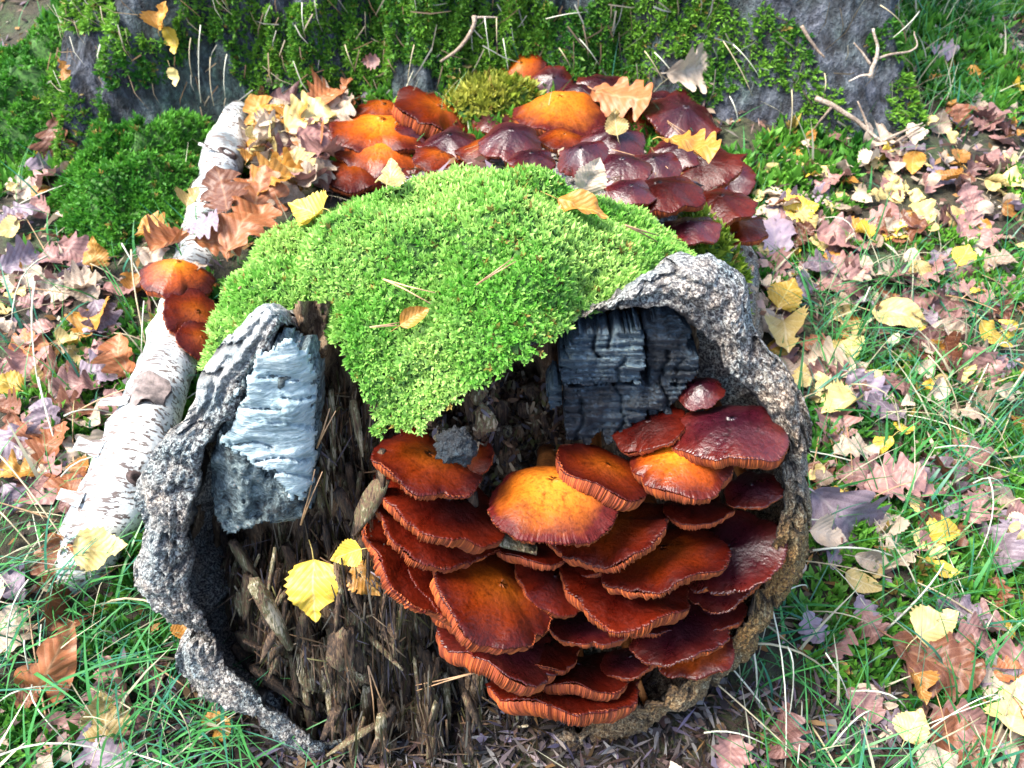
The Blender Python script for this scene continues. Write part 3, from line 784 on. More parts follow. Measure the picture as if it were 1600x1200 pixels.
def blob_moss(name, label, cx, cy, rx, ry, hgt, nsh, a, b, seed, parent=None, size=(.006, .011), base=None):
    """a rounded cushion of moss standing on the terrain"""
    rg = np.random.default_rng(seed)
    c = drop(cx, cy) if base is None else np.asarray(base, float)
    def pt(u, v):
        rr = np.sqrt(u)
        edge = 1 + .35 * fbm(v3(np.cos(v) * 1.8, np.sin(v) * 1.8, seed), 3)
        x = rx * rr * np.cos(v) * edge; y = ry * rr * np.sin(v) * edge
        z = hgt * np.sqrt(np.clip(1 - rr ** 2.4, 0, 1)) * (.85 + .5 * fbm(v3(x * 30, y * 30, seed), 3))
        gz = surf_z(c[0] + x, c[1] + y)
        return v3(x + c[0], y + c[1], z + gz - .004)
    th = np.linspace(0, 6.283, 40, endpoint=False); u = np.linspace(0.0, 1, 12) ** 1.3
    T, U = np.meshgrid(th, u, indexing='ij'); V = pt(U, T)
    root = empty(name, c); tag(root, label, 'moss')
    obj('moss_bed', mesh('moss_bed', V.reshape(-1, 3) - c, gridfaces(40, 12, True), M_MOSSBED), root)
    U, T = rg.uniform(0, 1, nsh), rg.uniform(0, 6.283, nsh); P = pt(U, T)
    O = unit(v3((P[:, 0] - c[0]) / rx * .8, (P[:, 1] - c[1]) / ry * .8, 0.9))
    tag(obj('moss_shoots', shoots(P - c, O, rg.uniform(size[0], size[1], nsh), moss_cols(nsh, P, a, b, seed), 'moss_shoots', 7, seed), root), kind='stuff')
G1, G2 = (0.02, 0.12, 0.01), (0.08, 0.27, 0.025)
blob_moss('moss_cushion', 'rounded deep green moss cushion beside the upper end of the birch branch', 212, 290, .085, .10, .045, 5200, G1, G2, 31, size=(.0045, .009))
blob_moss('moss_cushion', 'small yellowish green moss tuft growing among the mushrooms behind the log', 752, 172, .05, .035, .028, 420, (0.13, 0.2, 0.015), (0.3, 0.32, 0.05), 32, size=(.008, .014))
blob_moss('moss_cushion', 'green moss cushion on the root left of the upright brown oak leaf', 30, 165, .14, .10, .06, 4500, G1, G2, 33, size=(.0045, .009))
blob_moss('moss_cushion', 'olive green moss tuft at the right flank of the log below the mushrooms', 1122, 404, .024, .024, .014, 200, (0.08, 0.16, 0.01), (0.2, 0.28, 0.03), 34)

# dry needles and straw bits caught on the tree foot
def make_tree_straw():
    rg = np.random.default_rng(41); n = 1500
    th = rg.uniform(math.pi * 1.05, math.pi * 1.98, n); z = rg.uniform(0, .4, n); P = trunk_pt(th, z, .008)
    nr = v3(np.cos(th), np.sin(th), 0 * th); a = rg.normal(-1.57, .8, n)
    tg = v3(-np.sin(th), np.cos(th), 0 * th); D = tg * np.cos(a)[:, None] + v3(0 * th, 0 * th, 1 + 0 * th) * np.sin(a)[:, None]
    S = np.cross(nr, D); ln = rg.uniform(.012, .055, n)[:, None]; w = rg.uniform(.0004, .0009, n)[:, None]
    V = np.stack([P - D * ln * .5 - S * w, P - D * ln * .5 + S * w, P + nr * ln * .12 + S * w, P + nr * ln * .12 - S * w, P + D * ln * .5 + S * w * .4, P + D * ln * .5 - S * w * .4], 1)
    b = np.arange(n)[:, None] * 6; F = np.concatenate([b + np.array([[0, 1, 2, 3]]), b + np.array([[3, 2, 4, 5]])])
    pal = np.array([(.36, .30, .2), (.2, .12, .06), (.42, .4, .32), (.28, .2, .12)]); c = pal[rg.integers(0, 4, n)] * rg.uniform(.5, 1.1, (n, 1))
    off = np.array((TCX, TCY, 0))
    tag(obj('dry_straw', mesh('dry_straw', (V - off).reshape(-1, 3), F, M_LITTER, smooth=False, cols=np.repeat(c, 6, 0)), TREE), kind='stuff')
make_tree_straw()

# moss patches on the tree foot
def make_tree_moss():
    rg = np.random.default_rng(8); n = 170000
    th = rg.uniform(math.pi, 2 * math.pi, n); z = rg.uniform(-.02, .5, n)
    P = trunk_pt(th, z, 0.002); px, py, _ = proj(P)
    blobs = [(520, 110, 110, 40), (700, 60, 80, 60), (1090, 60, 100, 80), (60, 150, 110, 110), (450, 60, 140, 90), (620, 40, 90, 60), (820, 60, 130, 60), (960, 90, 110, 60), (1010, 20, 90, 60), (1190, 60, 90, 90), (1290, 200, 50, 50), (1395, 60, 45, 40),
             (1420, 165, 40, 60), (1440, 250, 28, 70), (200, 100, 60, 60), (130, 30, 60, 30), (1110, 120, 80, 60), (330, 20, 60, 60)]
    d = np.zeros(n)
    for bx, by, sx, sy in blobs: d = np.maximum(d, np.exp(-((px - bx) / sx) ** 2 - ((py - by) / sy) ** 2))
    d = d + 0.42 * fbm(P * 16, 4) + np.where((px < -20) | (px > 1620) | (py < -20), 0.35, 0)
    keep = d > 0.47
    P = P[keep]; th = th[keep]
    O = unit(v3(np.cos(th), np.sin(th), 0.7 + 0 * th))
    c = moss_cols(len(P), P, (0.02, 0.115, 0.012), (0.14, 0.32, 0.03), 5, 18)
    off = np.array((TCX, TCY, 0))
    tag(obj('bark_moss', shoots(P - off, O, rg.uniform(.0045, .009, len(P)), c, 'bark_moss', 4, 9), TREE), kind='stuff')
make_tree_moss()

# ------------------------------------------------------------------ ground cover: moss, grass, litter
def off_things(x, y):
    """true where open ground shows: outside the log and the tree foot"""
    h = log_z(x, y)
    th = np.arctan2(y - TCY, x - TCX)
    return (h < ground_z(x, y)) & (np.hypot(x - TCX, y - TCY) > trunk_r(th, 0.02) - .02) & ~((y > .2) & (y < .3) & (np.abs(x - LX) < .15))

def make_ground_moss():
    rg = np.random.default_rng(12); n = 90000
    x = rg.uniform(-1.0, 1.15, n); y = 0.08 + 1.75 * rg.random(n) ** 1.25
    P = v3(x, y, ground_z(x, y)); px, py, _ = proj(P)
    d = fbm(v3(x * 9, y * 9, 2), 4)
    d = d + np.where((px > 1270) & (py > 560), .35, 0) + np.where((px > 1180) & (py > 250) & (py < 560), -.05, 0)
    d = d + np.where((px < 330) & (py > 300) & (py < 900), -.1, 0) + np.where((px < 420) & (py > 900), -.25, 0) - np.where((px > 430) & (px < 1180) & (py > 1080), .5, 0)
    keep = (d > -0.15) & off_things(x, y)
    P = P[keep]; rgs = rg.uniform(.007, .014, len(P)) * (1 + .5 * (P[:, 1] > .8))
    O = np.tile(np.array((0, 0, 1.0)), (len(P), 1))
    c = moss_cols(len(P), P, (0.018, 0.11, 0.012), (0.10, 0.29, 0.03), 6, 14)
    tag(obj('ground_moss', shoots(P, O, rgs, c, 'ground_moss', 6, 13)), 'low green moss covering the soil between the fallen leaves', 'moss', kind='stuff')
make_ground_moss()

def blades(P, length, width, lean, az, cols, name, seg=4):
    n = len(P); t = np.linspace(0, 1, seg + 1)
    D = v3(np.cos(az), np.sin(az), 0 * az); S = v3(-np.sin(az), np.cos(az), 0 * az)
    hz = t[None, :] ** 1.6 * (length * np.sin(lean))[:, None]; vz = (t[None, :] - .35 * (lean / 1.6)[:, None] * t[None, :] ** 2.2) * (length * np.cos(lean * .75))[:, None]
    w = (width[:, None] * (1 - t[None, :] ** 2.2 * .92)) * .5
    ctr = P[:, None] + D[:, None] * hz[..., None]; ctr[..., 2] += vz
    V = np.stack([ctr - S[:, None] * w[..., None], ctr + S[:, None] * w[..., None]], 2)      # n,seg+1,2,3
    C = np.repeat(np.repeat(cols[:, None, None], seg + 1, 1), 2, 2)
    i = np.arange(n)[:, None] * (seg + 1) * 2; k = np.arange(seg)[None] * 2
    F = np.stack([i + k, i + k + 1, i + k + 3, i + k + 2], -1).reshape(-1, 4)
    return mesh(name, V.reshape(-1, 3), F, M_GRASS, cols=C.reshape(-1, 3))

def make_grass():
    rg = np.random.default_rng(14); n = 110000
    x = rg.uniform(-1.0, 1.2, n); y = 0.04 + 1.9 * rg.random(n) ** 1.2
    P = v3(x, y, ground_z(x, y)); px, py, _ = proj(P)
    g = .05 + 0 * px
    g = g + 0.9 * gauss(px, py, 240, 1080, 190, 150) + .55 * gauss(px, py, 1180, 1100, 190, 130) + .35 * gauss(px, py, 1380, 500, 130, 70)
    g = g + .25 * gauss(px, py, 1550, 850, 140, 200) + .35 * gauss(px, py, 170, 460, 60, 60) + .4 * gauss(px, py, 1530, 60, 120, 120) + .3 * gauss(px, py, 60, 900, 120, 120)
    g = g + .16 * ((px > 1250) & (py > 350)) + np.where(py > 1200, .3, 0) * (np.abs(px - 750) > 350)
    g = g * (0.25 + 1.5 * (fbm(v3(x * 17, y * 17, 4), 3) > .05))
    keep = (rg.random(n) < g) & off_things(x, y)
    P = P[keep]; px, py = px[keep], py[keep]; m = len(P)
    az = rg.uniform(0, 6.283, m); lean = rg.uniform(.35, 1.35, m)
    left = px < 430
    az = np.where(left & (py > 800), rg.normal(-.5, .9, m), az)
    ln = rg.uniform(.025, .075, m) * np.where(left & (py > 900), 1.25, 1)
    t = rg.random(m)[:, None]
    c = np.array((0.015, 0.10, 0.025)) * (1 - t) + np.array((0.06, 0.24, 0.06)) * t
    dry = rg.random(m) < np.where(py < 350, .3, .10)
    c[dry] = np.array((0.42, 0.40, 0.27)) * rg.uniform(.6, 1.1, (dry.sum(), 1))
    teal = rg.random(m) < .25
    c[teal & ~dry] = np.array((0.03, 0.15, 0.09))
    tag(obj('grass', blades(P, ln, np.where(rg.random(m) < .2, rg.uniform(.0018, .0032, m), rg.uniform(.0007, .0016, m)), lean, az, c, 'grass')), 'thin green and dry grass blades growing through the leaf litter', 'grass', kind='stuff')
make_grass()

def make_litter():
    """crumbs of old leaf, bark and needles nobody could count"""
    rg = np.random.default_rng(15); n = 26000
    x = rg.uniform(-1.0, 1.15, n); y = 0.08 + 1.7 * rg.random(n) ** 1.2
    h = log_z(x, y); ok = off_things(x, y) | ((h > 0) & (y > .48) & (rg.random(n) < .8))
    x, y = x[ok], y[ok]
    x = np.concatenate([x, rg.uniform(-.24, .24, 9000)]); y = np.concatenate([y, rg.uniform(.07, .26, 9000)]); n = len(x)
    P = v3(x, y, np.where(y < .3, ground_z(x, y), surf_z(x, y)) + rg.uniform(.001, .009, n))
    nrm = unit(v3(rg.normal(0, .45, n), rg.normal(0, .45, n), 1 + 0 * x)); az = rg.uniform(0, 6.28, n)
    A = unit(np.cross(nrm, v3(np.cos(az), np.sin(az), 0 * az))); B = np.cross(nrm, A)
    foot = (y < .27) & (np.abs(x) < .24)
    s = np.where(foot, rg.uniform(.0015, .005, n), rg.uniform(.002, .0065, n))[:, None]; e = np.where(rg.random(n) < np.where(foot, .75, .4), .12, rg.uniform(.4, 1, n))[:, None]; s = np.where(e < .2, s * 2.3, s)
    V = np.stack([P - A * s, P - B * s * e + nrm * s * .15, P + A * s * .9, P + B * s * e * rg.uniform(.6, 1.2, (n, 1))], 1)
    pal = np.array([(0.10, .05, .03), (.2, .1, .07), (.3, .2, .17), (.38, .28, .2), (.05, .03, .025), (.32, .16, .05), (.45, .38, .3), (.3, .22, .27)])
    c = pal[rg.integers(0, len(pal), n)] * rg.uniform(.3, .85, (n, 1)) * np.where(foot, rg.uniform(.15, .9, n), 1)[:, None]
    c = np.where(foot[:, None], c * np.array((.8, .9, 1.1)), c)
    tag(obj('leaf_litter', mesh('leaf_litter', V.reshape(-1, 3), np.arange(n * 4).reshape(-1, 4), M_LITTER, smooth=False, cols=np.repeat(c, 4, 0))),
        'crumbled brown leaf and bark litter scattered over the soil', 'litter', kind='stuff')
make_litter()

# ------------------------------------------------------------------ mushrooms
def mushroom(px, py, a, b, roll, colr, P0, label, group, dome=.16, gill=1.0, wav=.05, seed=0, stem_to=None, flip=1.0):
    """cap whose rim is seen as an ellipse (a,b px, turned by roll) around P0; gills flare under the rim"""
    rg = np.random.default_rng(seed + 1000)
    depth = float((P0 - CAM) @ FWD)
    R = a * depth / FPX
    vd = unit(CAM - P0)
    ri = unit(np.cross(UPV, vd)); ui = np.cross(vd, ri)
    t = math.radians(roll)
    ax = ri * math.cos(t) - ui * math.sin(t)            # along the ellipse, to the right and down with roll
    up = np.cross(vd, ax)
    c = min(.95, b / a); nrm = unit(vd * c + up * math.sqrt(1 - c * c))
    X = ax; Y = np.cross(nrm, X)                        # Y points away from the viewer
    M = Matrix(((X[0], Y[0], nrm[0], P0[0]), (X[1], Y[1], nrm[1], P0[1]), (X[2], Y[2], nrm[2], P0[2]), (0, 0, 0, 1)))
    root = empty('mushroom'); root.matrix_world = M
    tag(root, label, 'mushroom', group)
    ng = max(56, int(a * 2.2)); seg = ng * 2
    th = np.linspace(0, 2 * math.pi, seg, endpoint=False)
    k1, k2, p1, p2, p3 = rg.integers(2, 4), rg.integers(5, 8), *rg.uniform(0, 6.28, 3)
    rim = 1 + .05 * np.sin(k1 * th + p1) + .03 * np.sin(k2 * th + p2) + .014 * np.sin(13 * th + p3) - sum(rg.uniform(0, .12) * np.exp(-((np.mod(th - q, 6.283) - 3.14) / rg.uniform(.05, .2)) ** 2) for q in rg.uniform(0, 6.28, 4))
    fray = .014 * rg.normal(0, 1, seg)
    rim = rim * np.where(np.sin(th) > 0, 1 - .12 * np.sin(th), 1)
    wave = wav * (np.sin(k1 * th + p3) + .5 * np.sin(k2 * th + p1))
    # cap
    rr = np.array([0.02, .12, .24, .36, .48, .6, .7, .79, .87, .93, .97, 1.0, 1.012, 1.0])
    zt = dome * (1 - np.clip(rr, 0, 1) ** 2.0) + .05 * np.exp(-(rr / .3) ** 2)
    zt = zt + np.array([0] * 10 + [.004, .000, -.012, -.03])
    rmc = rr[None] * (1 + (rim[:, None] - 1) * np.clip(rr[None], 0, 1) ** 2.5 + fray[:, None] * np.clip((rr[None] - .9) / .1, 0, 1))
    Vc = v3(R * rmc * np.cos(th)[:, None], R * rmc * np.sin(th)[:, None],
            R * (zt[None] + wave[:, None] * np.clip(rr[None], 0, 1) ** 2.2))
    nz = .045 * fbm(v3(Vc[..., 0] * 60 + seed, Vc[..., 1] * 60, 0), 4)
    Vc[..., 2] += R * nz
    rad = np.broadcast_to(np.clip(rr, 0, 1)[None], Vc.shape[:2])
    F = [gridfaces(seg, len(rr), True)]
    Vc2 = Vc.reshape(-1, 3)
    F.append(np.array([[k * len(rr) for k in range(seg)]]))
    cap_o = obj('cap', mesh('cap', Vc2, F, CAPM[colr], attrs=dict(rad=rad)), root)
    # gills: ridged skirt under the margin, running in to the stem
    gr = np.array([.995, 1.004, 1.0, .975, .93, .83, .62, .38, .16]); gz = np.array([-.015, -.045, -.10, -.16, -.215, -.27, -.33, -.40, -.52]) * np.array([1, 1] + [gill * .85] * 7)
    ridge = np.where(np.arange(seg) % 2 == 0, 1.0, 0.0) * rg.uniform(.35, 1.0, seg) + rg.uniform(0, .15, seg)
    amp = np.array([.0, .018, .03, .035, .04, .04, .03, .02, .0])
    rad_g = gr[None] * (1 + (rim + fray - 1)[:, None] * np.clip(gr[None], 0, 1) ** 2.5) - amp[None] * (1 - ridge[:, None])
    low = np.array([0, .0, .02, .03, .03, .02, .01, 0, 0])[None] * rg.uniform(-1, 1, (seg, 1)) + (np.array([0, .2, .8, 1, 1, .8, .4, 0, 0]) * .035)[None] * fbm(v3(np.cos(th) * 3 + seed, np.sin(th) * 3, 0), 3)[:, None]
    Vg = v3(R * rad_g * np.cos(th)[:, None], R * rad_g * np.sin(th)[:, None], R * (gz[None] + low + wave[:, None] * np.clip(gr[None], 0, 1) ** 2.2))
    gl = np.broadcast_to(ridge[:, None], Vg.shape[:2])
    obj('gills', mesh('gills', Vg.reshape(-1, 3), gridfaces(seg, len(gr), True), M_GILL, smooth=False, attrs=dict(gill=gl)), cap_o)
    # stem
    inv = np.array(M.inverted())
    e = np.asarray(stem_to, float); e = (inv @ np.array((*e, 1)))[:3]
    s0 = np.array((0, 0, -.30 * R * gill)); tt = np.linspace(0, 1, 7)[:, None]
    mid = (s0 + e) / 2 + np.array((0, 0, -.15 * R))
    C = s0 * (1 - tt) ** 2 + 2 * mid * tt * (1 - tt) + e * tt ** 2
    V, F = tube(C, np.linspace(.24, .17, 7) * R, 10)
    obj('stem', mesh('stem', V, F, M_STEM), root)
    return root

FG = 'mushrooms crowded in the broken end of the log'
CW = dict(orange='orange', yellow='amber yellow', brown='orange-brown', red='dark red-brown', purple='purple-brown')
# px, py, a, b, roll, colour, forward offset, dome, gill, label
FRONT = [
    (655, 688, 34, 22, 28, 'brown', -.012, .2, 1.0, 'small rusty mushroom tucked behind the charred lump under the moss tip'),
    (735, 718, 38, 27, -30, 'brown', -.006, .15, 1.3, 'small curled brown mushroom right beside the charred lump'),
    (667, 722, 86, 44, 20, 'brown', .006, .14, .9, 'olive-brown mushroom with rust rim just below the hanging moss tip'),
    (697, 786, 96, 56, 25, 'red', .004, .08, 1.1, 'dark red mushroom with rust fringe directly under the olive-brown one'),
    (684, 804, 104, 66, 30, 'red', -.008, .08, 1.0, 'dark red mushroom showing only its rim around the one above it'),
    (668, 876, 108, 60, 50, 'red', -.004, .06, 1.0, 'steeply tilted dark red mushroom at the edge of the splintered wood'),
    (706, 905, 84, 48, 42, 'red', .002, .06, 1.0, 'dark red mushroom wedged behind the large tilted orange-brown cap'),
    (775, 922, 108, 66, 38, 'brown', .016, .10, 1.3, 'large tilted orange-brown mushroom with broad rusty fringe in the middle of the cluster'),
    (838, 850, 66, 26, 2, 'red', -.006, .08, 1.0, 'thin red mushroom rim just beneath the big amber cap'),
    (862, 786, 103, 58, 3, 'yellow', .016, .42, .55, 'large smooth amber yellow mushroom, brightest of the cluster in the hollow end'),
    (945, 732, 76, 32, 25, 'brown', .004, .05, 1.7, 'mushroom tilted up so its ribbed orange underside faces out above the amber cap'),
    (1062, 728, 80, 42, 1, 'orange', .006, .34, 1.25, 'glossy bright orange domed mushroom with a white glint'),
    (1018, 668, 60, 32, -22, 'red', -.010, .18, .9, 'small red-brown mushroom right under the charred block'),
    (1096, 612, 36, 27, -8, 'purple', -.014, .45, .6, 'small pointed purple mushroom near the top of the hollow'),
    (1143, 672, 87, 48, -1, 'purple', .002, .25, 1.35, 'wide dark wine mushroom with broad ribbed rim below the pointed purple one'),
    (1176, 764, 44, 30, -12, 'purple', -.004, .15, 1.0, 'small purple mushroom against the right bark rim under the wide red one'),
    (1090, 790, 53, 28, 0, 'red', -.006, .10, 1.2, 'small shaded mushroom with serrated rim below the glossy orange dome'),
    (955, 824, 97, 46, -17, 'brown', .004, .12, .95, 'red-orange mushroom half under the big amber cap'),
    (1036, 866, 99, 50, -13, 'brown', .006, .10, .85, 'broad reddish mushroom with orange glow in the middle right of the cluster'),
    (1140, 862, 82, 66, -30, 'purple', -.002, .10, .75, 'large violet sheened mushroom against the right bark rim'),
    (1128, 900, 64, 47, -25, 'purple', -.008, .10, .9, 'purple mushroom rim peeking out under the large violet one'),
    (866, 905, 64, 46, 40, 'red', .002, .06, 1.4, 'small tilted red mushroom with wide fringe between two larger caps'),
    (980, 915, 101, 54, 9, 'red', .006, .08, 1.2, 'wide dark red mushroom with even orange rim across the lower middle'),
    (922, 972, 66, 34, 4, 'purple', .000, .05, 1.0, 'purple wavy edged mushroom under the wide dark red one'),
    (1054, 982, 77, 50, -6, 'purple', .002, .14, .8, 'dull wine red mushroom above the smooth orange one at the bottom'),
    (1086, 1014, 61, 45, -20, 'orange', .002, .25, .35, 'smooth orange mushroom without fringe at the lower right of the cluster'),
    (785, 1000, 98, 48, 22, 'purple', -.002, .05, 1.35, 'dark mushroom with long rusty fringe below the large tilted cap'),
    (903, 1044, 76, 32, 5, 'red', -.002, .04, 1.2, 'frilly rust rimmed mushroom low in the cluster'),
    (878, 1062, 116, 42, 2, 'red', -.006, .04, 1.1, 'lowest widest mushroom whose orange rim borders the dark ground'),
    (850, 1010, 60, 28, 8, 'red', -.006, .05, 1.1, 'small frilly mushroom in the dark gap low in the cluster'),
    (640, 776, 62, 40, 38, 'red', -.014, .06, 1.0, 'thin dark red mushroom at the left border above the steeply tilted one'),
    (618, 846, 52, 36, 58, 'red', -.014, .06, 1.0, 'narrow dark mushroom edge touching the splintered wood'),
    (738, 966, 72, 38, 40, 'red', -.010, .06, 1.0, 'rust fringed mushroom layer just under the large tilted cap'),
    (822, 1040, 62, 26, 14, 'red', -.010, .04, 1.0, 'thin rusty mushroom layer second lowest in the cluster'),
    (1012, 958, 62, 32, 0, 'purple', -.010, .06, .9, 'dark mushroom layer behind the dull wine red one'),
    (1104, 948, 58, 38, -14, 'purple', -.012, .06, .9, 'dark purple mushroom at the tan bark rim below the violet ones'),
    (1196, 704, 36, 26, -20, 'purple', -.012, .10, .9, 'small dark mushroom squeezed between the wide red cap and the bark rim'),
    (932, 868, 56, 26, -6, 'red', -.012, .06, .9, 'thin red mushroom layer between the broad middle caps'),
    (985, 1030, 46, 24, -12, 'purple', -.006, .05, 1.0, 'small purple mushroom beside the bare orange stem'),
]
for i, (px, py, a, b, roll, colr, off, dome, gill, lab) in enumerate(FRONT):
    P0 = face(px, py, off + .004)
    st = P0 + np.array((0.0, .055, -.03))
    mushroom(px, py, a, b, roll, colr, P0, lab, FG, dome, gill, .045 + .05 * ((i * 7) % 5) / 5, i, st)
# the mushroom whose thick stem stands free at the bottom
P0 = face(988, 1040, -.004)
mushroom(988, 1040, 30, 16, -10, 'brown', P0, 'small mushroom with a bare thick orange stem at the bottom of the hollow', FG, .1, .8, .03, 77, face(1012, 1105, .0))

BG = 'mushrooms behind the moss on the log'
BACK = [
    (815, 108, 34, 27, -5, 'orange', .2, .5, 'orange mushroom standing farthest back against the mossy tree foot'),
    (864, 128, 28, 26, 10, 'purple', .3, .5, 'wine red mushroom beside the orange one at the tree foot'),
    (906, 150, 34, 22, 0, 'purple', .3, .6, 'purple mushroom partly under the torn oak leaf'),
    (940, 135, 36, 20, 10, 'purple', .2, .6, 'purple mushroom behind the torn oak leaf'),
    (1030, 165, 34, 24, 20, 'purple', .2, .6, 'dark purple mushroom between the torn oak leaf and the mossy tree'),
    (1066, 182, 54, 34, 22, 'purple', .2, .6, 'large speckled purple mushroom nearest the mossy tree foot on the right'),
    (600, 178, 42, 22, 0, 'brown', .25, .8, 'small rusty mushroom behind the stacked orange caps'),
    (596, 204, 70, 34, 3, 'orange', .12, .8, 'broad orange mushroom crossed by pine needles'),
    (598, 240, 64, 34, 5, 'orange', .22, .8, 'thick orange mushroom with rolled rim overhanging a darker one'),
    (558, 270, 48, 26, 4, 'brown', .18, .9, 'dark topped mushroom with orange rim under the thick orange one'),
    (684, 176, 58, 27, 24, 'brown', .10, 1.6, 'tilted mushroom showing orange gills below the yellowish moss tuft'),
    (704, 226, 44, 22, -5, 'purple', .2, .7, 'dark mushroom in the gap beneath the tilted gilled one'),
    (688, 250, 38, 16, 10, 'brown', .15, .9, 'small brown mushroom at the back edge of the moss carpet'),
    (752, 232, 36, 16, -15, 'brown', .15, .9, 'narrow brown mushroom left of the glossy flecked purple cap'),
    (798, 222, 45, 28, 2, 'purple', .32, .5, 'glossy purple mushroom flecked with white crumbs at the moss edge'),
    (873, 178, 66, 29, 2, 'yellow', .28, .8, 'bright amber mushroom in the middle of the cluster behind the moss'),
    (830, 250, 34, 16, 0, 'purple', .2, .7, 'dark purple mushroom half hidden behind the crest of the moss'),
    (880, 220, 35, 16, 8, 'brown', .2, .9, 'small brown mushroom under the bright amber one'),
    (912, 248, 36, 25, -15, 'purple', .4, .5, 'steep purple mushroom in front of the small brown one'),
    (960, 224, 44, 25, 5, 'purple', .3, .6, 'round purple mushroom below the cream leaf'),
    (990, 196, 28, 28, -20, 'brown', .3, .7, 'rusty mushroom beside the cream leaf'),
    (972, 266, 44, 24, 0, 'purple', .3, .6, 'purple mushroom with an orange patch next to the upright white leaf'),
    (1022, 260, 36, 24, -5, 'purple', .25, .6, 'purple mushroom crossed by a forked pine needle'),
    (1062, 240, 40, 24, 0, 'purple', .2, .6, 'purple mushroom beneath the ochre oak leaf'),
    (1100, 262, 56, 30, -12, 'red', .2, .6, 'big wine red mushroom right of the forked needle'),
    (1030, 306, 58, 27, -3, 'red', .25, .7, 'broad wine red mushroom overhanging the right end of the moss'),
    (1148, 282, 30, 28, -25, 'purple', .25, .5, 'violet mushroom at the outer right edge of the back cluster'),
    (1128, 322, 48, 26, -5, 'red', .2, .7, 'dark red mushroom low on the right flank'),
    (1076, 360, 42, 22, -5, 'purple', .2, .6, 'shaded purple mushroom lowest beside the moss on the right flank'),
    (1154, 360, 40, 20, 0, 'brown', .2, .8, 'rusty mushroom lowest at the right flank beside the lilac leaf'),
    (985, 300, 34, 20, 10, 'purple', .2, .7, 'dark mushroom squeezed behind the right shoulder of the moss'),
    (650, 210, 30, 18, 20, 'purple', .2, .7, 'small purple mushroom between the broad orange and gilled ones'),
    (770, 190, 30, 16, 0, 'purple', .2, .7, 'dark little mushroom under the yellowish moss tuft'),
    (845, 205, 34, 16, -5, 'purple', .2, .7, 'dark mushroom between the flecked purple and bright amber ones'),
]
for i, (px, py, a, b, roll, colr, dome, gill, lab) in enumerate(BACK):
    g = drop(px, py + b * 0.9 + 6)
    dep = float((g - CAM) @ FWD)
    d = ray(px, py); P0 = CAM + d * (dep - 0.004 * ((i * 5) % 4))
    st = np.array((P0[0], P0[1] + .012, float(surf_z(P0[0], P0[1] + .012)) - .012))
    if st[2] > P0[2] - .012: st[2] = P0[2] - .02
    mushroom(px, py, a * 1.14, b * 1.06, roll, colr, P0, lab, BG, dome + .08, gill * 1.2, .10, 100 + i, st)
SG = 'mushrooms beside the birch branch'
for i, (px, py, a, b, roll, colr, dome, gill, lab) in enumerate([
        (276, 436, 56, 30, 4, 'orange', .5, 1.0, 'curled orange-brown mushroom left of the moss carpet under fallen leaves'),
        (306, 492, 52, 40, 32, 'brown', .1, 1.0, 'rust orange mushroom between the birch branch and the moss carpet'),
        (312, 530, 36, 28, 40, 'brown', .1, 1.0, 'small rusty mushroom low between the branch and the log')]):
    g = drop(px, py + b * .5); dep = float((g - CAM) @ FWD)
    P0 = CAM + ray(px, py) * (dep - .045)
    st = np.array((P0[0] + .02, P0[1] + .03, float(ground_z(P0[0], P0[1] + .03))))
    mushroom(px, py, a, b, roll, colr, P0, lab, SG, dome, gill, .05, 200 + i, st)

# charred lump on the caps
def make_lump():
    V = []; nu, nv = 48, 28
    th = np.linspace(0, 6.283, nu, endpoint=False); ph = np.linspace(0.03, math.pi - .03, nv)
    T, Pp = np.meshgrid(th, ph, indexing='ij')
    D = v3(np.sin(Pp) * np.cos(T), np.sin(Pp) * np.sin(T), np.cos(Pp))
    r = .0088 * (1 + .25 * fbm(D * 2.2, 3) + .16 * fbm(D * 7, 3))
    V = D * r[..., None] * np.array((1, .85, .9))
    F = [gridfaces(nu, nv, True), np.array([[k * nv for k in range(nu)]]), np.array([[k * nv + nv - 1 for k in range(nu)][::-1]])]
    o = obj('charcoal_lump', mesh('charcoal_lump', V.reshape(-1, 3), F, M_LUMP)); o.location = face(712, 697, .026)
    tag(o, 'knobbly blue-black charred lump resting on mushroom caps under the moss tip', 'charcoal')
make_lump()

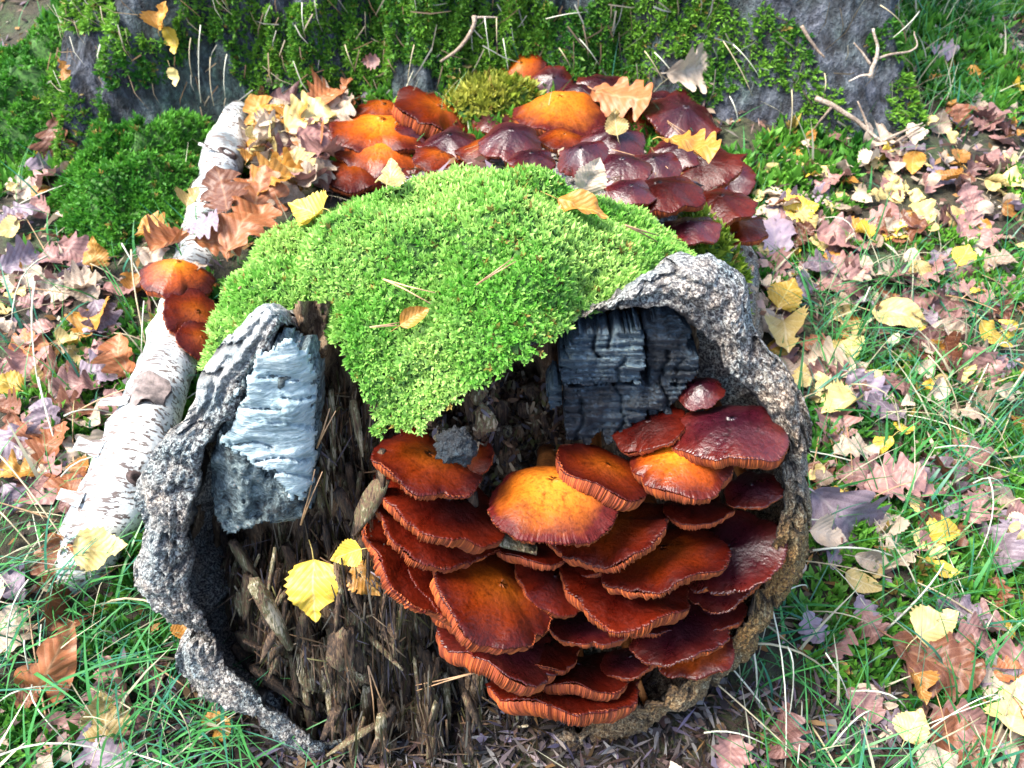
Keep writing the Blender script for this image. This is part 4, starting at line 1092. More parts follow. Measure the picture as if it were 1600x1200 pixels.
# ------------------------------------------------------------------ birch branch
def make_branch():
    pts = [(372, 172, .02), (352, 236, .024), (326, 330, .012), (294, 455, -.012), (266, 555, .018), (222, 680, .026), (176, 785, .018), (138, 865, .006), (112, 935, -.02)]
    ctrl = np.array([drop(x, y, z, ground_z) for x, y, z in pts])
    t = np.linspace(0, len(ctrl) - 1, 110); i = np.clip(t.astype(int), 0, len(ctrl) - 2); f = (t - i)[:, None]
    pad = np.vstack([2 * ctrl[0] - ctrl[1], ctrl, 2 * ctrl[-1] - ctrl[-2]])
    p0, p1, p2, p3 = pad[i], pad[i + 1], pad[i + 2], pad[i + 3]
    C = .5 * (2 * p1 + (p2 - p0) * f + (2 * p0 - 5 * p1 + 4 * p2 - p3) * f ** 2 + (3 * p1 - p0 - 3 * p2 + p3) * f ** 3)
    rad = np.interp(t, [0, 1, 1.6, 3, 5, 6, 7, 8], [.013, .0215, .0205, .021, .0245, .0245, .022, .015])
    rad = rad * (1 + .05 * vn(v3(t * 4, 0, 0)))
    V, F = tube(C, rad, 28)
    V = V + unit(V - np.repeat(C[None], 28, 0).reshape(-1, 3)) * (.0024 * fbm(V * 60, 4))[:, None]
    base = C[60].copy(); base[2] = float(ground_z(base[0], base[1]))
    root = empty('birch_branch', base)
    tag(root, 'fallen white birch branch with dark marks lying beside the log', 'branch')
    obj('bark', mesh('branch_bark', V - base, F, M_BIRCH), root)
    # knots: dark ringed scars standing on the bark
    for (px, py, s, nm) in [(355, 238, .0095, 'knot'), (216, 748, .0075, 'knot'), (330, 318, .005, 'knot')]:
        d = ray(px, py); d = d / np.linalg.norm(d)
        tt = np.linspace(.3, 1.6, 1600); Q = CAM + d * tt[:, None]
        dist = np.linalg.norm(Q[:, None] - C[None], axis=2); k = np.argmax((dist - rad[None]).min(1) < 0)
        if k == 0: continue
        c = Q[k]; j = dist[k].argmin(); n = unit(c - C[j]); a = unit(np.gradient(C, axis=0)[j]); bb = np.cross(n, a)
        th = np.linspace(0, 6.283, 20, endpoint=False); rr = np.array([0, .35, .6, .85, 1.0, 1.2]); hh = np.array([-.1, -.05, .12, .2, .1, -.25])
        T, Rr = np.meshgrid(th, np.arange(6), indexing='ij')
        W = c + s * (rr[Rr][..., None] * (a * .6 * np.cos(T)[..., None] + bb * np.sin(T)[..., None])) + n * (s * hh[Rr])[..., None]
        obj(nm, mesh('knot', W.reshape(-1, 3) - base, gridfaces(20, 6, True), M_KNOT), root)
    # papery curls lifting off the bark
    rb = np.random.default_rng(51)
    Tn = unit(np.gradient(C, axis=0))
    for j in (6, 18, 66, 74, 84, 92):
        n = unit(np.array((rb.uniform(-.8, .5), -.5, 1.0))); n = unit(n - Tn[j] * (n @ Tn[j])); bb = np.cross(Tn[j], n)
        w, l_, cu = rb.uniform(.003, .009), rb.uniform(.006, .016), rb.uniform(.5, 1.4)
        u = np.linspace(0, 1, 7); q = np.linspace(-1, 1, 5); U, Q = np.meshgrid(u, q, indexing='ij')
        a0 = U * l_ / rad[j]
        rr = rad[j] + .0012 + .010 * cu * U ** 2.2
        W = C[j] + (n * (np.cos(a0) * rr)[..., None] + bb * (np.sin(a0) * rr)[..., None]) + Tn[j] * (Q * w * (1 - .35 * U + .15 * vn(v3(U * 5, Q * 3, j))))[..., None]
        obj('bark_curl', mesh('bark_curl', W.reshape(-1, 3) - base, gridfaces(7, 5), M_BIRCH), root)
    # scrap of dark bark peeling up
    c = drop(234, 612, .05, ground_z)
    xs = np.linspace(-1, 1, 9); X, Y = np.meshgrid(xs, xs, indexing='ij')
    keep = np.ones_like(X)
    W = c + v3(X * .015 * (1 - .25 * Y ** 2), Y * .016 * (1 - .2 * X), .006 * (1 - X ** 2) + .005 * fbm(v3(X * 2, Y * 2, 1), 3))
    W2 = W - np.array((0, 0, .003))
    n2 = 81; Fp = gridfaces(9, 9)
    obj('bark_scrap', mesh('bark_scrap', np.vstack([W.reshape(-1, 3), W2.reshape(-1, 3)]) - base, np.concatenate([Fp, Fp[:, ::-1] + n2]), M_PEELDARK), root)
make_branch()

# ------------------------------------------------------------------ fallen leaves
def leaf_mesh(kind, seed):
    rg = np.random.default_rng(seed)
    nt_ = 34 if kind == 'oak' else 22
    t = np.linspace(0, 1, nt_)
    if kind == 'oak':
        env = .10 + .34 * np.sin(math.pi * np.clip(t, 0, 1) ** 1.25) ** .8
        k = rg.uniform(3.7, 4.6); 
        def side(ph):
            lob = .5 + .5 * np.sin(2 * math.pi * (k * t + ph))
            return env * (.62 + .44 * lob ** .65) * np.clip(np.minimum(t / .06, (1 - t) / .05), .04, 1) ** .6
        wl, wr = side(rg.uniform(0, .15) + .8), side(rg.uniform(0, .2) + .75)
    else:
        sh = .62 if kind == 'birch' else .8
        env = (.44 if kind == 'birch' else .30) * np.sin(math.pi * t ** sh) ** (.85 if kind == 'birch' else .8)
        env = env * np.where(t > .5, 1 - .25 * (t - .5) * (kind == 'birch'), 1)
        se = 1 + .07 * np.where(np.arange(nt_) % 2 == 0, 1, -1) * (kind == 'birch')
        wl, wr = env * se * rg.uniform(.92, 1.05), env * se * rg.uniform(.92, 1.05)
        wl = np.maximum(wl, .004); wr = np.maximum(wr, .004)
    cc = np.array([-1, -.66, -.33, 0, .33, .66, 1.0])
    U = np.where(cc[None] < 0, wl[:, None] * cc[None], wr[:, None] * cc[None])
    Y = np.repeat(t[:, None], 7, 1)
    if rg.random() < .45:                                     # bitten or torn edge
        c0 = rg.uniform(.3, .8); s = rg.choice([-1, 1]); U = np.where((U * s > 0), U * (1 - .55 * np.exp(-((Y - c0) / .08) ** 2)), U)
    fold = rg.uniform(.0, .6); curl = rg.uniform(-.9, 1.0); roll = rg.uniform(-1.0, 1.3); tw = rg.uniform(-.9, .9)
    Z = fold * np.abs(U) + roll * U ** 2 * 1.6 + curl * (Y - .5) ** 2 + tw * U * (Y - .5) + .10 * fbm(v3(U * 5 + seed, Y * 5, 1), 3)
    Z = Z - np.median(Z)
    V = v3(U, Y - .5, Z); uv = np.stack([U / .4, Y], -1)
    F = gridfaces(nt_, 7)
    V = V.reshape(-1, 3); uv = uv.reshape(-1, 2)
    # stalk
    sl = rg.uniform(.18, .38) if kind != 'oak' else rg.uniform(.08, .18)
    zz = Z[0, 3]; bend = rg.uniform(-.12, .12)
    S = np.array([(0, -.45, zz), (bend * .3, -.5 - sl * .5, zz + .01), (bend, -.5 - sl, zz - .02)])
    sv, sf = tube(S, [.014, .011, .009], 4)
    F = [F] + [f + len(V) for f in sf]
    V = np.vstack([V, sv]); uv = np.vstack([uv, np.tile((0, .5), (len(sv), 1))])
    return V, F, uv
LEAFSRC = {}
for kd, cnt in (('birch', 9), ('oak', 10), ('oval', 6)):
    for s in range(cnt):
        V, F, uv = leaf_mesh(kd, s * 13 + len(kd) * 101)
        for cn in LM:
            LEAFSRC[(kd, s, cn)] = (V, F, uv)
LEAFCACHE = {}
def leaf_data(kd, s, cn):
    k = (kd, s, cn)
    if k not in LEAFCACHE:
        V, F, uv = LEAFSRC[k]; LEAFCACHE[k] = mesh(kd + '_leaf', V, F, LM[cn], uv=uv)
    return LEAFCACHE[k]
NVAR = dict(birch=9, oak=10, oval=6)
LNAME = dict(birch='birch_leaf', oak='oak_leaf', oval='oval_leaf')
leafrng = np.random.default_rng(77)
def put_leaf(P, size, az, kd, cn, label, group, nrm=(0, 0, 1), var=None, roll=0.0):
    """size = blade length in metres; az = direction the tip points, measured in the leaf's plane"""
    s = int(leafrng.integers(NVAR[kd])) if var is None else var
    o = obj(LNAME[kd], leaf_data(kd, s, cn))
    n = unit(np.asarray(nrm, float)); d = np.array((math.cos(az), math.sin(az), 0.0)); d = unit(d - n * (d @ n)); x = np.cross(d, n)
    if roll:
        c, q = math.cos(roll), math.sin(roll); x, n = x * c + n * q, n * c - x * q
    M = Matrix(((x[0], d[0], n[0], P[0]), (x[1], d[1], n[1], P[1]), (x[2], d[2], n[2], P[2]), (0, 0, 0, 1)))
    o.matrix_world = M @ Matrix.Scale(size, 4)
    tag(o, label, 'leaf', group)
    return o

# leaves picked out of the photograph: px, py, length px, image angle of tip (deg, 90 = up), kind, colour, where, lift, label
PICK = [
    (490, 925, 108, -88, 'birch', 'yellow', 'face', .014, 'clean yellow birch leaf hanging point down on the splintered wood'),
    (541, 866, 56, 200, 'birch', 'yellow', 'face', .012, 'small bright yellow birch leaf on the splinters beside the mushrooms'),
    (572, 908, 70, -50, 'birch', 'ochre', 'face', .010, 'blotched ochre birch leaf between the yellow leaves and the mushrooms'),
    (656, 498, 58, 30, 'oval', 'ochre', 'moss', .004, 'narrow ochre leaf lying in the middle of the moss carpet'),
    (902, 346, 92, -20, 'oval', 'ochre', 'moss', .005, 'long curled ochre leaf on the right shoulder of the moss carpet'),
    (912, 292, 66, 62, 'birch', 'pale', 'moss', .012, 'whitish leaf standing up behind the crest of the moss carpet'),
    (486, 310, 62, 170, 'birch', 'yellow', 'moss', .004, 'pale yellow leaf at the left back corner of the moss carpet'),
    (620, 290, 46, 80, 'birch', 'cream', 'moss', .006, 'small cream leaf at the back edge of the moss below the orange mushrooms'),
    (962, 190, 48, 95, 'birch', 'cream', 'log', .05, 'round cream leaf stuck upright among the purple mushrooms'),
    (972, 152, 105, -12, 'oak', 'rust', 'log', .055, 'torn reddish oak leaf lying across the purple mushrooms'),
    (1078, 224, 100, -14, 'oak', 'ochre', 'log', .055, 'ochre oak leaf resting on the mushrooms near the tree foot'),
    (204, 164, 78, 42, 'oak', 'mauve', 'g', .02, 'flat mauve oak leaf leaning at the foot of the tree'),
    (274, 64, 48, -75, 'birch', 'yellow', 'tree', .01, 'yellow birch leaf caught on the bark of the tree foot'),
    (258, 24, 50, 75, 'birch', 'ochre', 'tree', .01, 'narrow orange leaf caught in the bark above the yellow one'),
    (278, 120, 34, -80, 'birch', 'cream', 'tree', .012, 'small cream leaf at the base of the trunk below the yellow one'),
    (250, 182, 78, 60, 'birch', 'yellow', 'g', .015, 'large yellow birch leaf on the litter by the mauve oak leaf'),
    (90, 225, 92, -80, 'oak', 'brown', 'g', .03, 'upright brown oak leaf beside the mossy root'),
    (106, 108, 40, -70, 'oak', 'ochre', 'tree', .02, 'orange leaf scrap hanging on the pale root'),
    (118, 270, 60, 70, 'birch', 'yellow', 'g', .02, 'yellow leaf standing between the brown oak leaf and the moss cushion'),
    (110, 325, 70, 100, 'birch', 'pale', 'g', .015, 'whitish leaf beside the moss cushion'),
    (146, 392, 52, 88, 'birch', 'ochre', 'g', .035, 'orange-yellow birch leaf standing below the moss cushion'),
    (130, 440, 70, 190, 'oak', 'pale', 'g', .02, 'bleached oak leaf below the orange-yellow leaf'),
    (30, 338, 76, 30, 'oak', 'lilac', 'g', .015, 'lilac oak leaf at the litter left of the moss cushion'),
    (145, 495, 78, 55, 'oak', 'ochre', 'g', .02, 'tan curled oak leaf left of the birch branch'),
    (107, 528, 42, 20, 'birch', 'cream', 'g', .02, 'round cream leaf on the shaded litter left of the branch'),
    (190, 560, 84, 110, 'oak', 'rust', 'g', .03, 'orange oak leaf leaning on the birch branch'),
    (40, 540, 70, 190, 'oak', 'rust', 'g', .015, 'rust brown oak leaf left of the round cream leaf'),
    (150, 590, 90, 20, 'oak', 'lilac', 'g', .012, 'violet oak leaf under the orange one beside the branch'),
    (10, 600, 50, 160, 'birch', 'yellow', 'g', .015, 'bright yellow leaf left of the violet oak leaf'),
    (85, 590, 90, 175, 'oak', 'brown', 'g', .01, 'dark brown oak leaf among straws left of the branch'),
    (170, 640, 70, 250, 'oak', 'mauve', 'g', .015, 'mauve oak leaf touching the birch branch'),
    (80, 690, 82, 60, 'oak', 'rust', 'g', .02, 'purple brown oak leaf on the green moss left of the branch'),
    (106, 748, 64, 100, 'oak', 'rust', 'g', .02, 'folded brown oak leaf left of the branch knot'),
    (25, 735, 70, 180, 'oak', 'ochre', 'g', .015, 'curled tan leaf left of the folded brown one'),
    (160, 856, 90, 5, 'birch', 'cream', 'g', .048, 'pale cream leaf lying on the lower end of the birch branch'),
    (100, 880, 110, 110, 'oak', 'rust', 'g', .022, 'big tan oak leaf leaning below the end of the birch branch'),
    (15, 910, 60, 120, 'oak', 'lilac', 'g', .015, 'grey lilac leaf in the grass left of the tan oak leaf'),
    (20, 985, 80, 80, 'oak', 'pale', 'g', .015, 'pale orange leaf in the grass at the far left'),
    (75, 1045, 150, 60, 'oval', 'rust', 'g', .03, 'long rust brown leaf standing in the grass'),
    (45, 1090, 60, 40, 'oak', 'brown', 'g', .015, 'brown leaf beneath the long rust one'),
    (163, 1115, 80, 95, 'birch', 'cream', 'g', .03, 'curled cream leaf standing in the grass below the bark rim'),
    (130, 1125, 60, 200, 'oak', 'mauve', 'g', .015, 'mauve leaf in the grass beside the curled cream one'),
    (288, 985, 40, -70, 'birch', 'ochre', 'g', .05, 'small orange-yellow leaf against the outer bark rim'),
    (400, 308, 100, 70, 'oak', 'rust', 'g', .06, 'large rusty oak leaf between the birch branch and the moss carpet'),
    (345, 372, 90, 10, 'oak', 'rust', 'g', .055, 'tan oak leaf over the curled orange mushroom'),
    (385, 345, 105, 50, 'oak', 'rust', 'g', .07, 'rusty brown oak leaf against the left flank of the moss carpet'),
    (265, 372, 70, 200, 'oak', 'rust', 'g', .055, 'orange oak leaf above the pale leaf on the mushroom'),
    (420, 282, 84, 30, 'oak', 'ochre', 'g', .07, 'ochre oak leaf behind the large rusty one'),
    (350, 300, 70, 100, 'oak', 'brown', 'g', .075, 'brown oak leaf lying over the middle of the birch branch'),
    (320, 350, 60, 20, 'oak', 'lilac', 'g', .075, 'greyish violet leaf on the tan oak leaf'),
    (240, 395, 56, 10, 'birch', 'pale', 'g', .05, 'pale leaf on the curled orange mushroom'),
    (305, 420, 44, 20, 'oval', 'pale', 'g', .06, 'small pinkish leaf on the curled orange mushroom'),
    (240, 360, 56, 140, 'oak', 'ochre', 'g', .03, 'orange brown leaf below the moss cushion'),
    (300, 305, 40, 60, 'birch', 'cream', 'g', .06, 'cream leaf stuck to the birch branch'),
    (430, 185, 78, 160, 'oak', 'pale', 'log', .012, 'bleached oak leaf with a toothed edge right of the branch tip'),
    (520, 135, 62, 30, 'oak', 'pale', 'log', .015, 'pale oak leaf on the litter below the tree moss'),
    (612, 122, 44, 85, 'birch', 'cream', 'log', .02, 'cream leaf standing at the tree foot above the orange mushrooms'),
    (470, 180, 70, 10, 'birch', 'pale', 'log', .012, 'pale beige leaf in the litter behind the moss carpet'),
    (420, 230, 60, -20, 'birch', 'cream', 'log', .012, 'light yellow leaf right of the branch knot'),
    (455, 240, 66, 40, 'oak', 'mauve', 'log', .012, 'dull pink oak leaf behind the left corner of the moss carpet'),
    (480, 215, 50, 170, 'oak', 'ochre', 'log', .014, 'tan leaf on the litter behind the moss carpet'),
    (540, 160, 60, 200, 'oak', 'rust', 'log', .015, 'light brown leaf left of the back mushrooms'),
    (690, 110, 44, 10, 'birch', 'cream', 'log', .02, 'cream leaf by the thin twig at the tree foot'),
    (720, 96, 30, 80, 'birch', 'cream', 'log', .03, 'small whitish leaf under the thin twig'),
    (582, 96, 30, 0, 'oak', 'mauve', 'tree', .012, 'small mauve leaf scrap hanging on the tree moss'),
    (1080, 108, 80, 10, 'oak', 'pale', 'tree', .012, 'pale curled oak leaf on the mossy tree foot'),
    (1205, 355, 92, 110, 'oak', 'lilac', 'g', .02, 'large violet grey oak leaf beside the right flank mushrooms'),
    (1318, 372, 94, -18, 'oak', 'mauve', 'g', .02, 'big mauve oak leaf with scalloped edge on the right'),
    (1320, 445, 96, -10, 'oak', 'mauve', 'g', .015, 'dusty mauve oak leaf below the scalloped one'),
    (1290, 415, 70, 5, 'oak', 'lilac', 'g', .02, 'pale violet leaf between the two big mauve oak leaves'),
    (1230, 455, 58, 60, 'birch', 'yellow', 'g', .025, 'yellow birch leaf between log and mauve oak leaves'),
    (1190, 475, 46, 30, 'oak', 'pale', 'g', .015, 'pinkish leaf hard by the right bark rim'),
    (1228, 522, 56, -80, 'birch', 'cream', 'g', .03, 'pale yellow birch leaf pointing down beside the bark rim'),
    (1255, 325, 60, 20, 'birch', 'yellow', 'g', .02, 'yellow leaf over the violet grey oak leaf'),
    (1262, 345, 46, -60, 'birch', 'cream', 'g', .025, 'cream leaf under the yellow one near the tree foot'),
    (1405, 490, 100, -12, 'oval', 'cream', 'g', .03, 'long curled yellow leaf over a tuft of grass'),
    (1250, 585, 40, 70, 'birch', 'cream', 'g', .03, 'small cream leaf touching the right bark rim'),
    (1312, 632, 66, 200, 'birch', 'cream', 'g', .025, 'cream birch leaf on a pink oak leaf beside the rim'),
    (1300, 665, 80, 90, 'oak', 'mauve', 'g', .012, 'pink oak leaf under the cream birch leaf beside the rim'),
    (1335, 698, 64, 10, 'oak', 'pale', 'g', .02, 'whitish lobed leaf on the green moss'),
    (1396, 750, 112, 8, 'oak', 'mauve', 'g', .022, 'large toothed reddish oak leaf flat on the green moss'),
    (1325, 815, 150, -42, 'oak', 'lilac', 'g', .02, 'long violet oak leaf standing on edge in the moss'),
    (1296, 836, 66, -15, 'birch', 'pale', 'g', .022, 'pale orange leaf under the long violet oak leaf'),
    (1478, 830, 62, 5, 'birch', 'yellow', 'g', .02, 'vivid yellow birch leaf on the green moss'),
    (1530, 795, 54, 60, 'oak', 'mauve', 'g', .02, 'pink leaf right of the vivid yellow one'),
    (1492, 795, 50, 20, 'oak', 'lilac', 'g', .012, 'greyish leaf behind the vivid yellow one'),
    (1248, 880, 40, 80, 'oval', 'pale', 'g', .03, 'small pink oval leaf against the tan bark rim'),
    (1350, 910, 72, -20, 'oval', 'cream', 'g', .02, 'curled yellow leaf on moss below the long violet leaf'),
    (1355, 955, 62, 120, 'oak', 'lilac', 'g', .015, 'grey violet leaf beneath the curled yellow one'),
    (1270, 980, 60, -70, 'oak', 'lilac', 'g', .025, 'thin lilac leaf caught in the grass right of the rim'),
    (1465, 975, 84, 30, 'birch', 'cream', 'g', .035, 'dull yellow lobed leaf lying on the big brown leaf'),
    (1462, 1030, 170, -22, 'oak', 'brown', 'g', .022, 'big folded brown oak leaf in the grass at the right'),
    (1520, 1000, 80, 10, 'oak', 'mauve', 'g', .02, 'purplish leaf behind the big folded brown one'),
    (1440, 1075, 58, -70, 'birch', 'ochre', 'g', .03, 'mottled ochre leaf in front of the big brown one'),
    (1428, 1130, 62, 60, 'birch', 'cream', 'g', .025, 'cream leaf low in the grass at the right'),
    (1500, 1150, 120, -10, 'oak', 'brown', 'g', .015, 'brown and grey leaf beside the large pale yellow one'),
    (1590, 1100, 96, 75, 'birch', 'cream', 'g', .04, 'large smooth pale yellow leaf'),
    (1575, 1050, 60, 10, 'oak', 'rust', 'g', .02, 'orange brown leaf above the large pale yellow one'),
    (1350, 1100, 80, -40, 'oak', 'mauve', 'g', .018, 'pinkish brown leaf in the grass'),
    (1470, 1190, 70, 20, 'birch', 'pale', 'g', .02, 'pinkish pale leaf at the grass front'),
    (1555, 525, 70, -35, 'oval', 'yellow', 'g', .025, 'curled orange yellow leaf on the right litter'),
    (1535, 560, 56, 0, 'oak', 'pale', 'g', .015, 'pink leaf below the curled orange yellow one'),
    (1508, 396, 40, 60, 'birch', 'yellow', 'g', .02, 'vivid yellow leaf on the distant litter at the right'),
    (1500, 180, 40, 100, 'oak', 'brown', 'g', .03, 'upright dark orange leaf right of the tree foot'),
    (1470, 190, 44, 80, 'birch', 'pale', 'g', .02, 'white leaf beside the upright dark orange one'),
    (1470, 75, 60, -10, 'oak', 'lilac', 'g', .02, 'far pinkish leaf in pale grass right of the trunk'),
    (1238, 245, 36, -80, 'birch', 'ochre', 'tree', .012, 'small tan leaf on the bare bluish bark of the tree foot'),
    (1385, 240, 36, -20, 'birch', 'yellow', 'tree', .02, 'small yellow leaf on the tree foot'),
    (1357, 255, 34, 30, 'birch', 'cream', 'tree', .02, 'small cream leaf low on the tree foot'),
]
def tree_hit(px, py):
    d = ray(px, py); d = d / np.linalg.norm(d)
    t = np.arange(.7, 2.5, .004); P = CAM + d * t[:, None]
    th = np.arctan2(P[:, 1] - TCY, P[:, 0] - TCX)
    on = np.hypot(P[:, 0] - TCX, P[:, 1] - TCY) < trunk_r(th, P[:, 2]) + .02
    hit = on | (P[:, 2] < ground_z(P[:, 0], P[:, 1])); k = int(hit.argmax())
    return P[k], (np.array((math.cos(th[k]), math.sin(th[k]), .5)) if on[k] else np.array((0, -.3, 1.0)))
def moss_hit(px, py):
    ph = np.linspace(-1.4, 1.4, 260); s = np.linspace(0, MS[-1], 200); PH, S = np.meshgrid(ph, s, indexing='ij')
    if 'P' not in moss_hit.__dict__: moss_hit.P, moss_hit.O = moss_pt(PH, S); moss_hit.xy = proj(moss_hit.P)
    x, y, z = moss_hit.xy
    d = np.hypot(x - px, y - py) + np.where(z > .5, 3, 0); k = np.unravel_index(d.argmin(), d.shape)
    return moss_hit.P[k], moss_hit.O[k]
for (px, py, ln, ang, kd, cn, wh, lift, lab) in PICK:
    up = np.array((0, 0, 1.0))
    if wh == 'face': P = face(px, py, lift); nrm = unit(FN + np.array((0, 0, .9)))
    elif wh == 'moss':
        P, o_ = moss_hit(px, py); nrm = unit(o_ + np.array((0, -.3, .3))); P = P + nrm * (lift + .006)
        if lift > .01: nrm = unit(np.array((.2, -1, .5)))
    elif wh == 'tree': P, nrm = tree_hit(px, py); nrm = unit(nrm); P = P + nrm * .006
    else:
        P = drop(px, py, lift * .75, surf_z if wh == 'log' else ground_z)
        nrm = unit(up + np.array((leafrng.normal(0, .16), -.15 + leafrng.normal(0, .16), 0)))
        if 'standing' in lab or 'upright' in lab or 'leaning' in lab: nrm = unit(np.array((leafrng.normal(0, .2), -.9, .6)))
    P = np.asarray(P, float)
    depth = float((P - CAM) @ FWD); vd = unit(CAM - P)
    # direction in the leaf's plane that shows at the wanted angle in the picture
    a = math.radians(ang); w = RGT * math.cos(a) + UPV * math.sin(a)
    d = w - vd * ((w @ nrm) / (vd @ nrm)); fore = np.linalg.norm(d); d = d / fore
    size = ln * depth / FPX * min(fore, 1.6) * .92
    s = int(leafrng.integers(NVAR[kd])); o = obj(LNAME[kd], leaf_data(kd, s, cn)); x = np.cross(d, nrm)
    o.matrix_world = Matrix(((x[0], d[0], nrm[0], P[0]), (x[1], d[1], nrm[1], P[1]), (x[2], d[2], nrm[2], P[2]), (0, 0, 0, 1))) @ Matrix.Scale(size, 4)
    tag(o, lab, 'leaf', 'fallen leaves')

# the rest of the leaf fall
ZONES = [  # polygon in the picture, count, (oak share), place words
    ([(1170, 250), (1600, 130), (1600, 330), (1180, 400)], 120, .4, 'scattered right of the tree foot'),
    ([(1150, 400), (1600, 320), (1600, 600), (1260, 620), (1180, 520)], 120, .5, 'in the thick litter right of the log'),
    ([(1270, 600), (1600, 590), (1600, 900), (1270, 900)], 46, .55, 'on the green moss right of the bark rim'),
    ([(1200, 960), (1600, 900), (1600, 1300), (1050, 1300), (1050, 1130)], 20, .6, 'in the grass at the front right'),
    ([(1450, -160), (1800, -160), (1800, 130), (1450, 140)], 30, .4, 'far off in pale grass beyond the trunk'),
    ([(1600, 150), (1850, 150), (1850, 1200), (1600, 1200)], 50, .5, 'on the ground well right of the log'),
    ([(0, 230), (130, 200), (130, 420), (230, 430), (210, 600), (0, 640)], 52, .6, 'in the litter left of the birch branch'),
    ([(0, 640), (190, 620), (120, 850), (0, 900)], 14, .6, 'on moss and straw left of the branch'),
    ([(0, 900), (200, 930), (380, 1200), (0, 1250)], 9, .6, 'in the long grass at the front left'),
    ([(-250, 150), (0, 150), (0, 1200), (-250, 1200)], 40, .55, 'on the ground well left of the branch'),
    ([(370, 150), (560, 125), (530, 200), (500, 290), (440, 310), (395, 260)], 60, .5, 'in the leaf pile between branch and back mushrooms'),
    ([(225, 190), (330, 170), (310, 290), (260, 270)], 8, .5, 'between moss cushion and branch tip'),
]
zr = np.random.default_rng(99)
palB, palO = ['yellow', 'cream', 'cream', 'pale', 'ochre', 'pale'], ['mauve', 'mauve', 'lilac', 'brown', 'mauve', 'pale']
LN = dict(birch='birch leaf', oak='oak leaf', oval='narrow oval leaf')
for poly, cnt, osh, words in ZONES:
    pa = np.array(poly); k = 0; tries = 0
    while k < cnt and tries < cnt * 30:
        tries += 1
        px = zr.uniform(pa[:, 0].min(), pa[:, 0].max()); py = zr.uniform(pa[:, 1].min(), pa[:, 1].max())
        if not inpoly(px, py, poly): continue
        lift = zr.uniform(.015, .04) if 'pile' in words else zr.uniform(.004, .015)
        P = drop(px, py, lift)
        if log_z(P[0], P[1]) > ground_z(P[0], P[1]) and 'pile' not in words: continue
        if math.hypot(P[0] - TCX, P[1] - TCY) < float(trunk_r(math.atan2(P[1] - TCY, P[0] - TCX), .02)): continue
        oak = zr.random() < osh; kd = 'oak' if oak else ('oval' if zr.random() < .25 else 'birch')
        cn = (palO if oak else palB)[int(zr.integers(6))]
        size = zr.uniform(.024, .048) if oak else zr.uniform(.015, .029)
        if 'pile' in words: size *= 1.35; cn = ['pale', 'pale', 'cream', 'mauve', 'rust', 'ochre'][int(zr.integers(6))]
        nrm = unit(np.array((zr.normal(0, .45), zr.normal(-.1, .45), 1.0)))
        put_leaf(P, size, zr.uniform(0, 6.283), kd, cn, f'{COLWORD[cn]} {LN[kd]} lying {words}', f'{LN[kd]} litter {words}', nrm)
        k += 1

# ------------------------------------------------------------------ straws, pine needles, twigs
def straw(pts, r, m, name, label, group, cat):
    P = np.array(pts, float); t = np.linspace(0, 1, 7)[:, None]
    mid = 2 * P[1] - (P[0] + P[-1]) / 2
    C = P[0] * (1 - t) ** 2 + 2 * mid * t * (1 - t) + P[-1] * t ** 2
    base = C[0].copy(); V, F = tube(C - base, np.linspace(r, r * .6, 7), 5)
    o = obj(name, mesh(name, V, F, m)); o.location = base; tag(o, label, cat, group); return o
# long pale stalks traced from the photograph: (start px, end px, lift start, lift end)
ST = [((0, 712), (140, 905), .05, .03), ((55, 440), (52, 600), .05, .02), ((60, 590), (80, 690), .03, .02), ((0, 800), (70, 875), .03, .02), ((0, 1095), (110, 1055), .03, .03), ((38, 1000), (40, 1070), .05, .02),
      ((130, 905), (330, 985), .04, .06), ((45, 905), (0, 1040), .05, .02), ((50, 1070), (100, 1150), .03, .03), ((1110, 1060), (1290, 1200), .04, .02), ((1205, 945), (1235, 1200), .08, .02), ((1230, 1010), (1245, 1110), .06, .03),
      ((1175, 1005), (1320, 1050), .05, .02), ((1100, 1145), (1215, 1155), .02, .02), ((1385, 975), (1475, 880), .02, .05), ((1270, 955), (1400, 962), .03, .03), ((1330, 1080), (1440, 1088), .02, .03),
      ((1450, 1130), (1560, 1085), .03, .04), ((1440, 1170), (1560, 1090), .02, .03), ((1215, 930), (1275, 890), .06, .03), ((1300, 1165), (1360, 1110), .02, .04), ((1350, 1120), (1375, 1180), .04, .01),
      ((1460, 700), (1600, 708), .03, .03), ((1520, 755), (1600, 757), .03, .03), ((1555, 800), (1600, 780), .02, .04), ((1545, 745), (1530, 870), .05, .02), ((1270, 860), (1420, 858), .02, .02),
      ((1330, 600), (1420, 625), .03, .03), ((1290, 340), (1350, 355), .03, .03), ((1560, 540), (1600, 545), .03, .03), ((1450, 555), (1500, 650), .05, .01), ((1365, 440), (1350, 470), .03, .05), ((190, 380), (250, 480), .06, .02),
      ((205, 390), (225, 540), .06, .02), ((225, 470), (218, 580), .05, .01), ((75, 400), (0, 480), .02, .03), ((60, 900), (150, 870), .03, .03), ((0, 1180), (200, 1170), .03, .03), ((200, 1175), (330, 1200), .03, .03), ((280, 1110), (290, 1180), .05, .01),
      ((100, 650), (180, 630), .02, .02), ((95, 745), (200, 690), .03, .03), ((1500, 640), (1600, 690), .03, .03), ((1290, 1020), (1330, 1090), .05, .01), ((1155, 960), (1190, 1080), .06, .02), ((1555, 1170), (1590, 1060), .01, .06)]
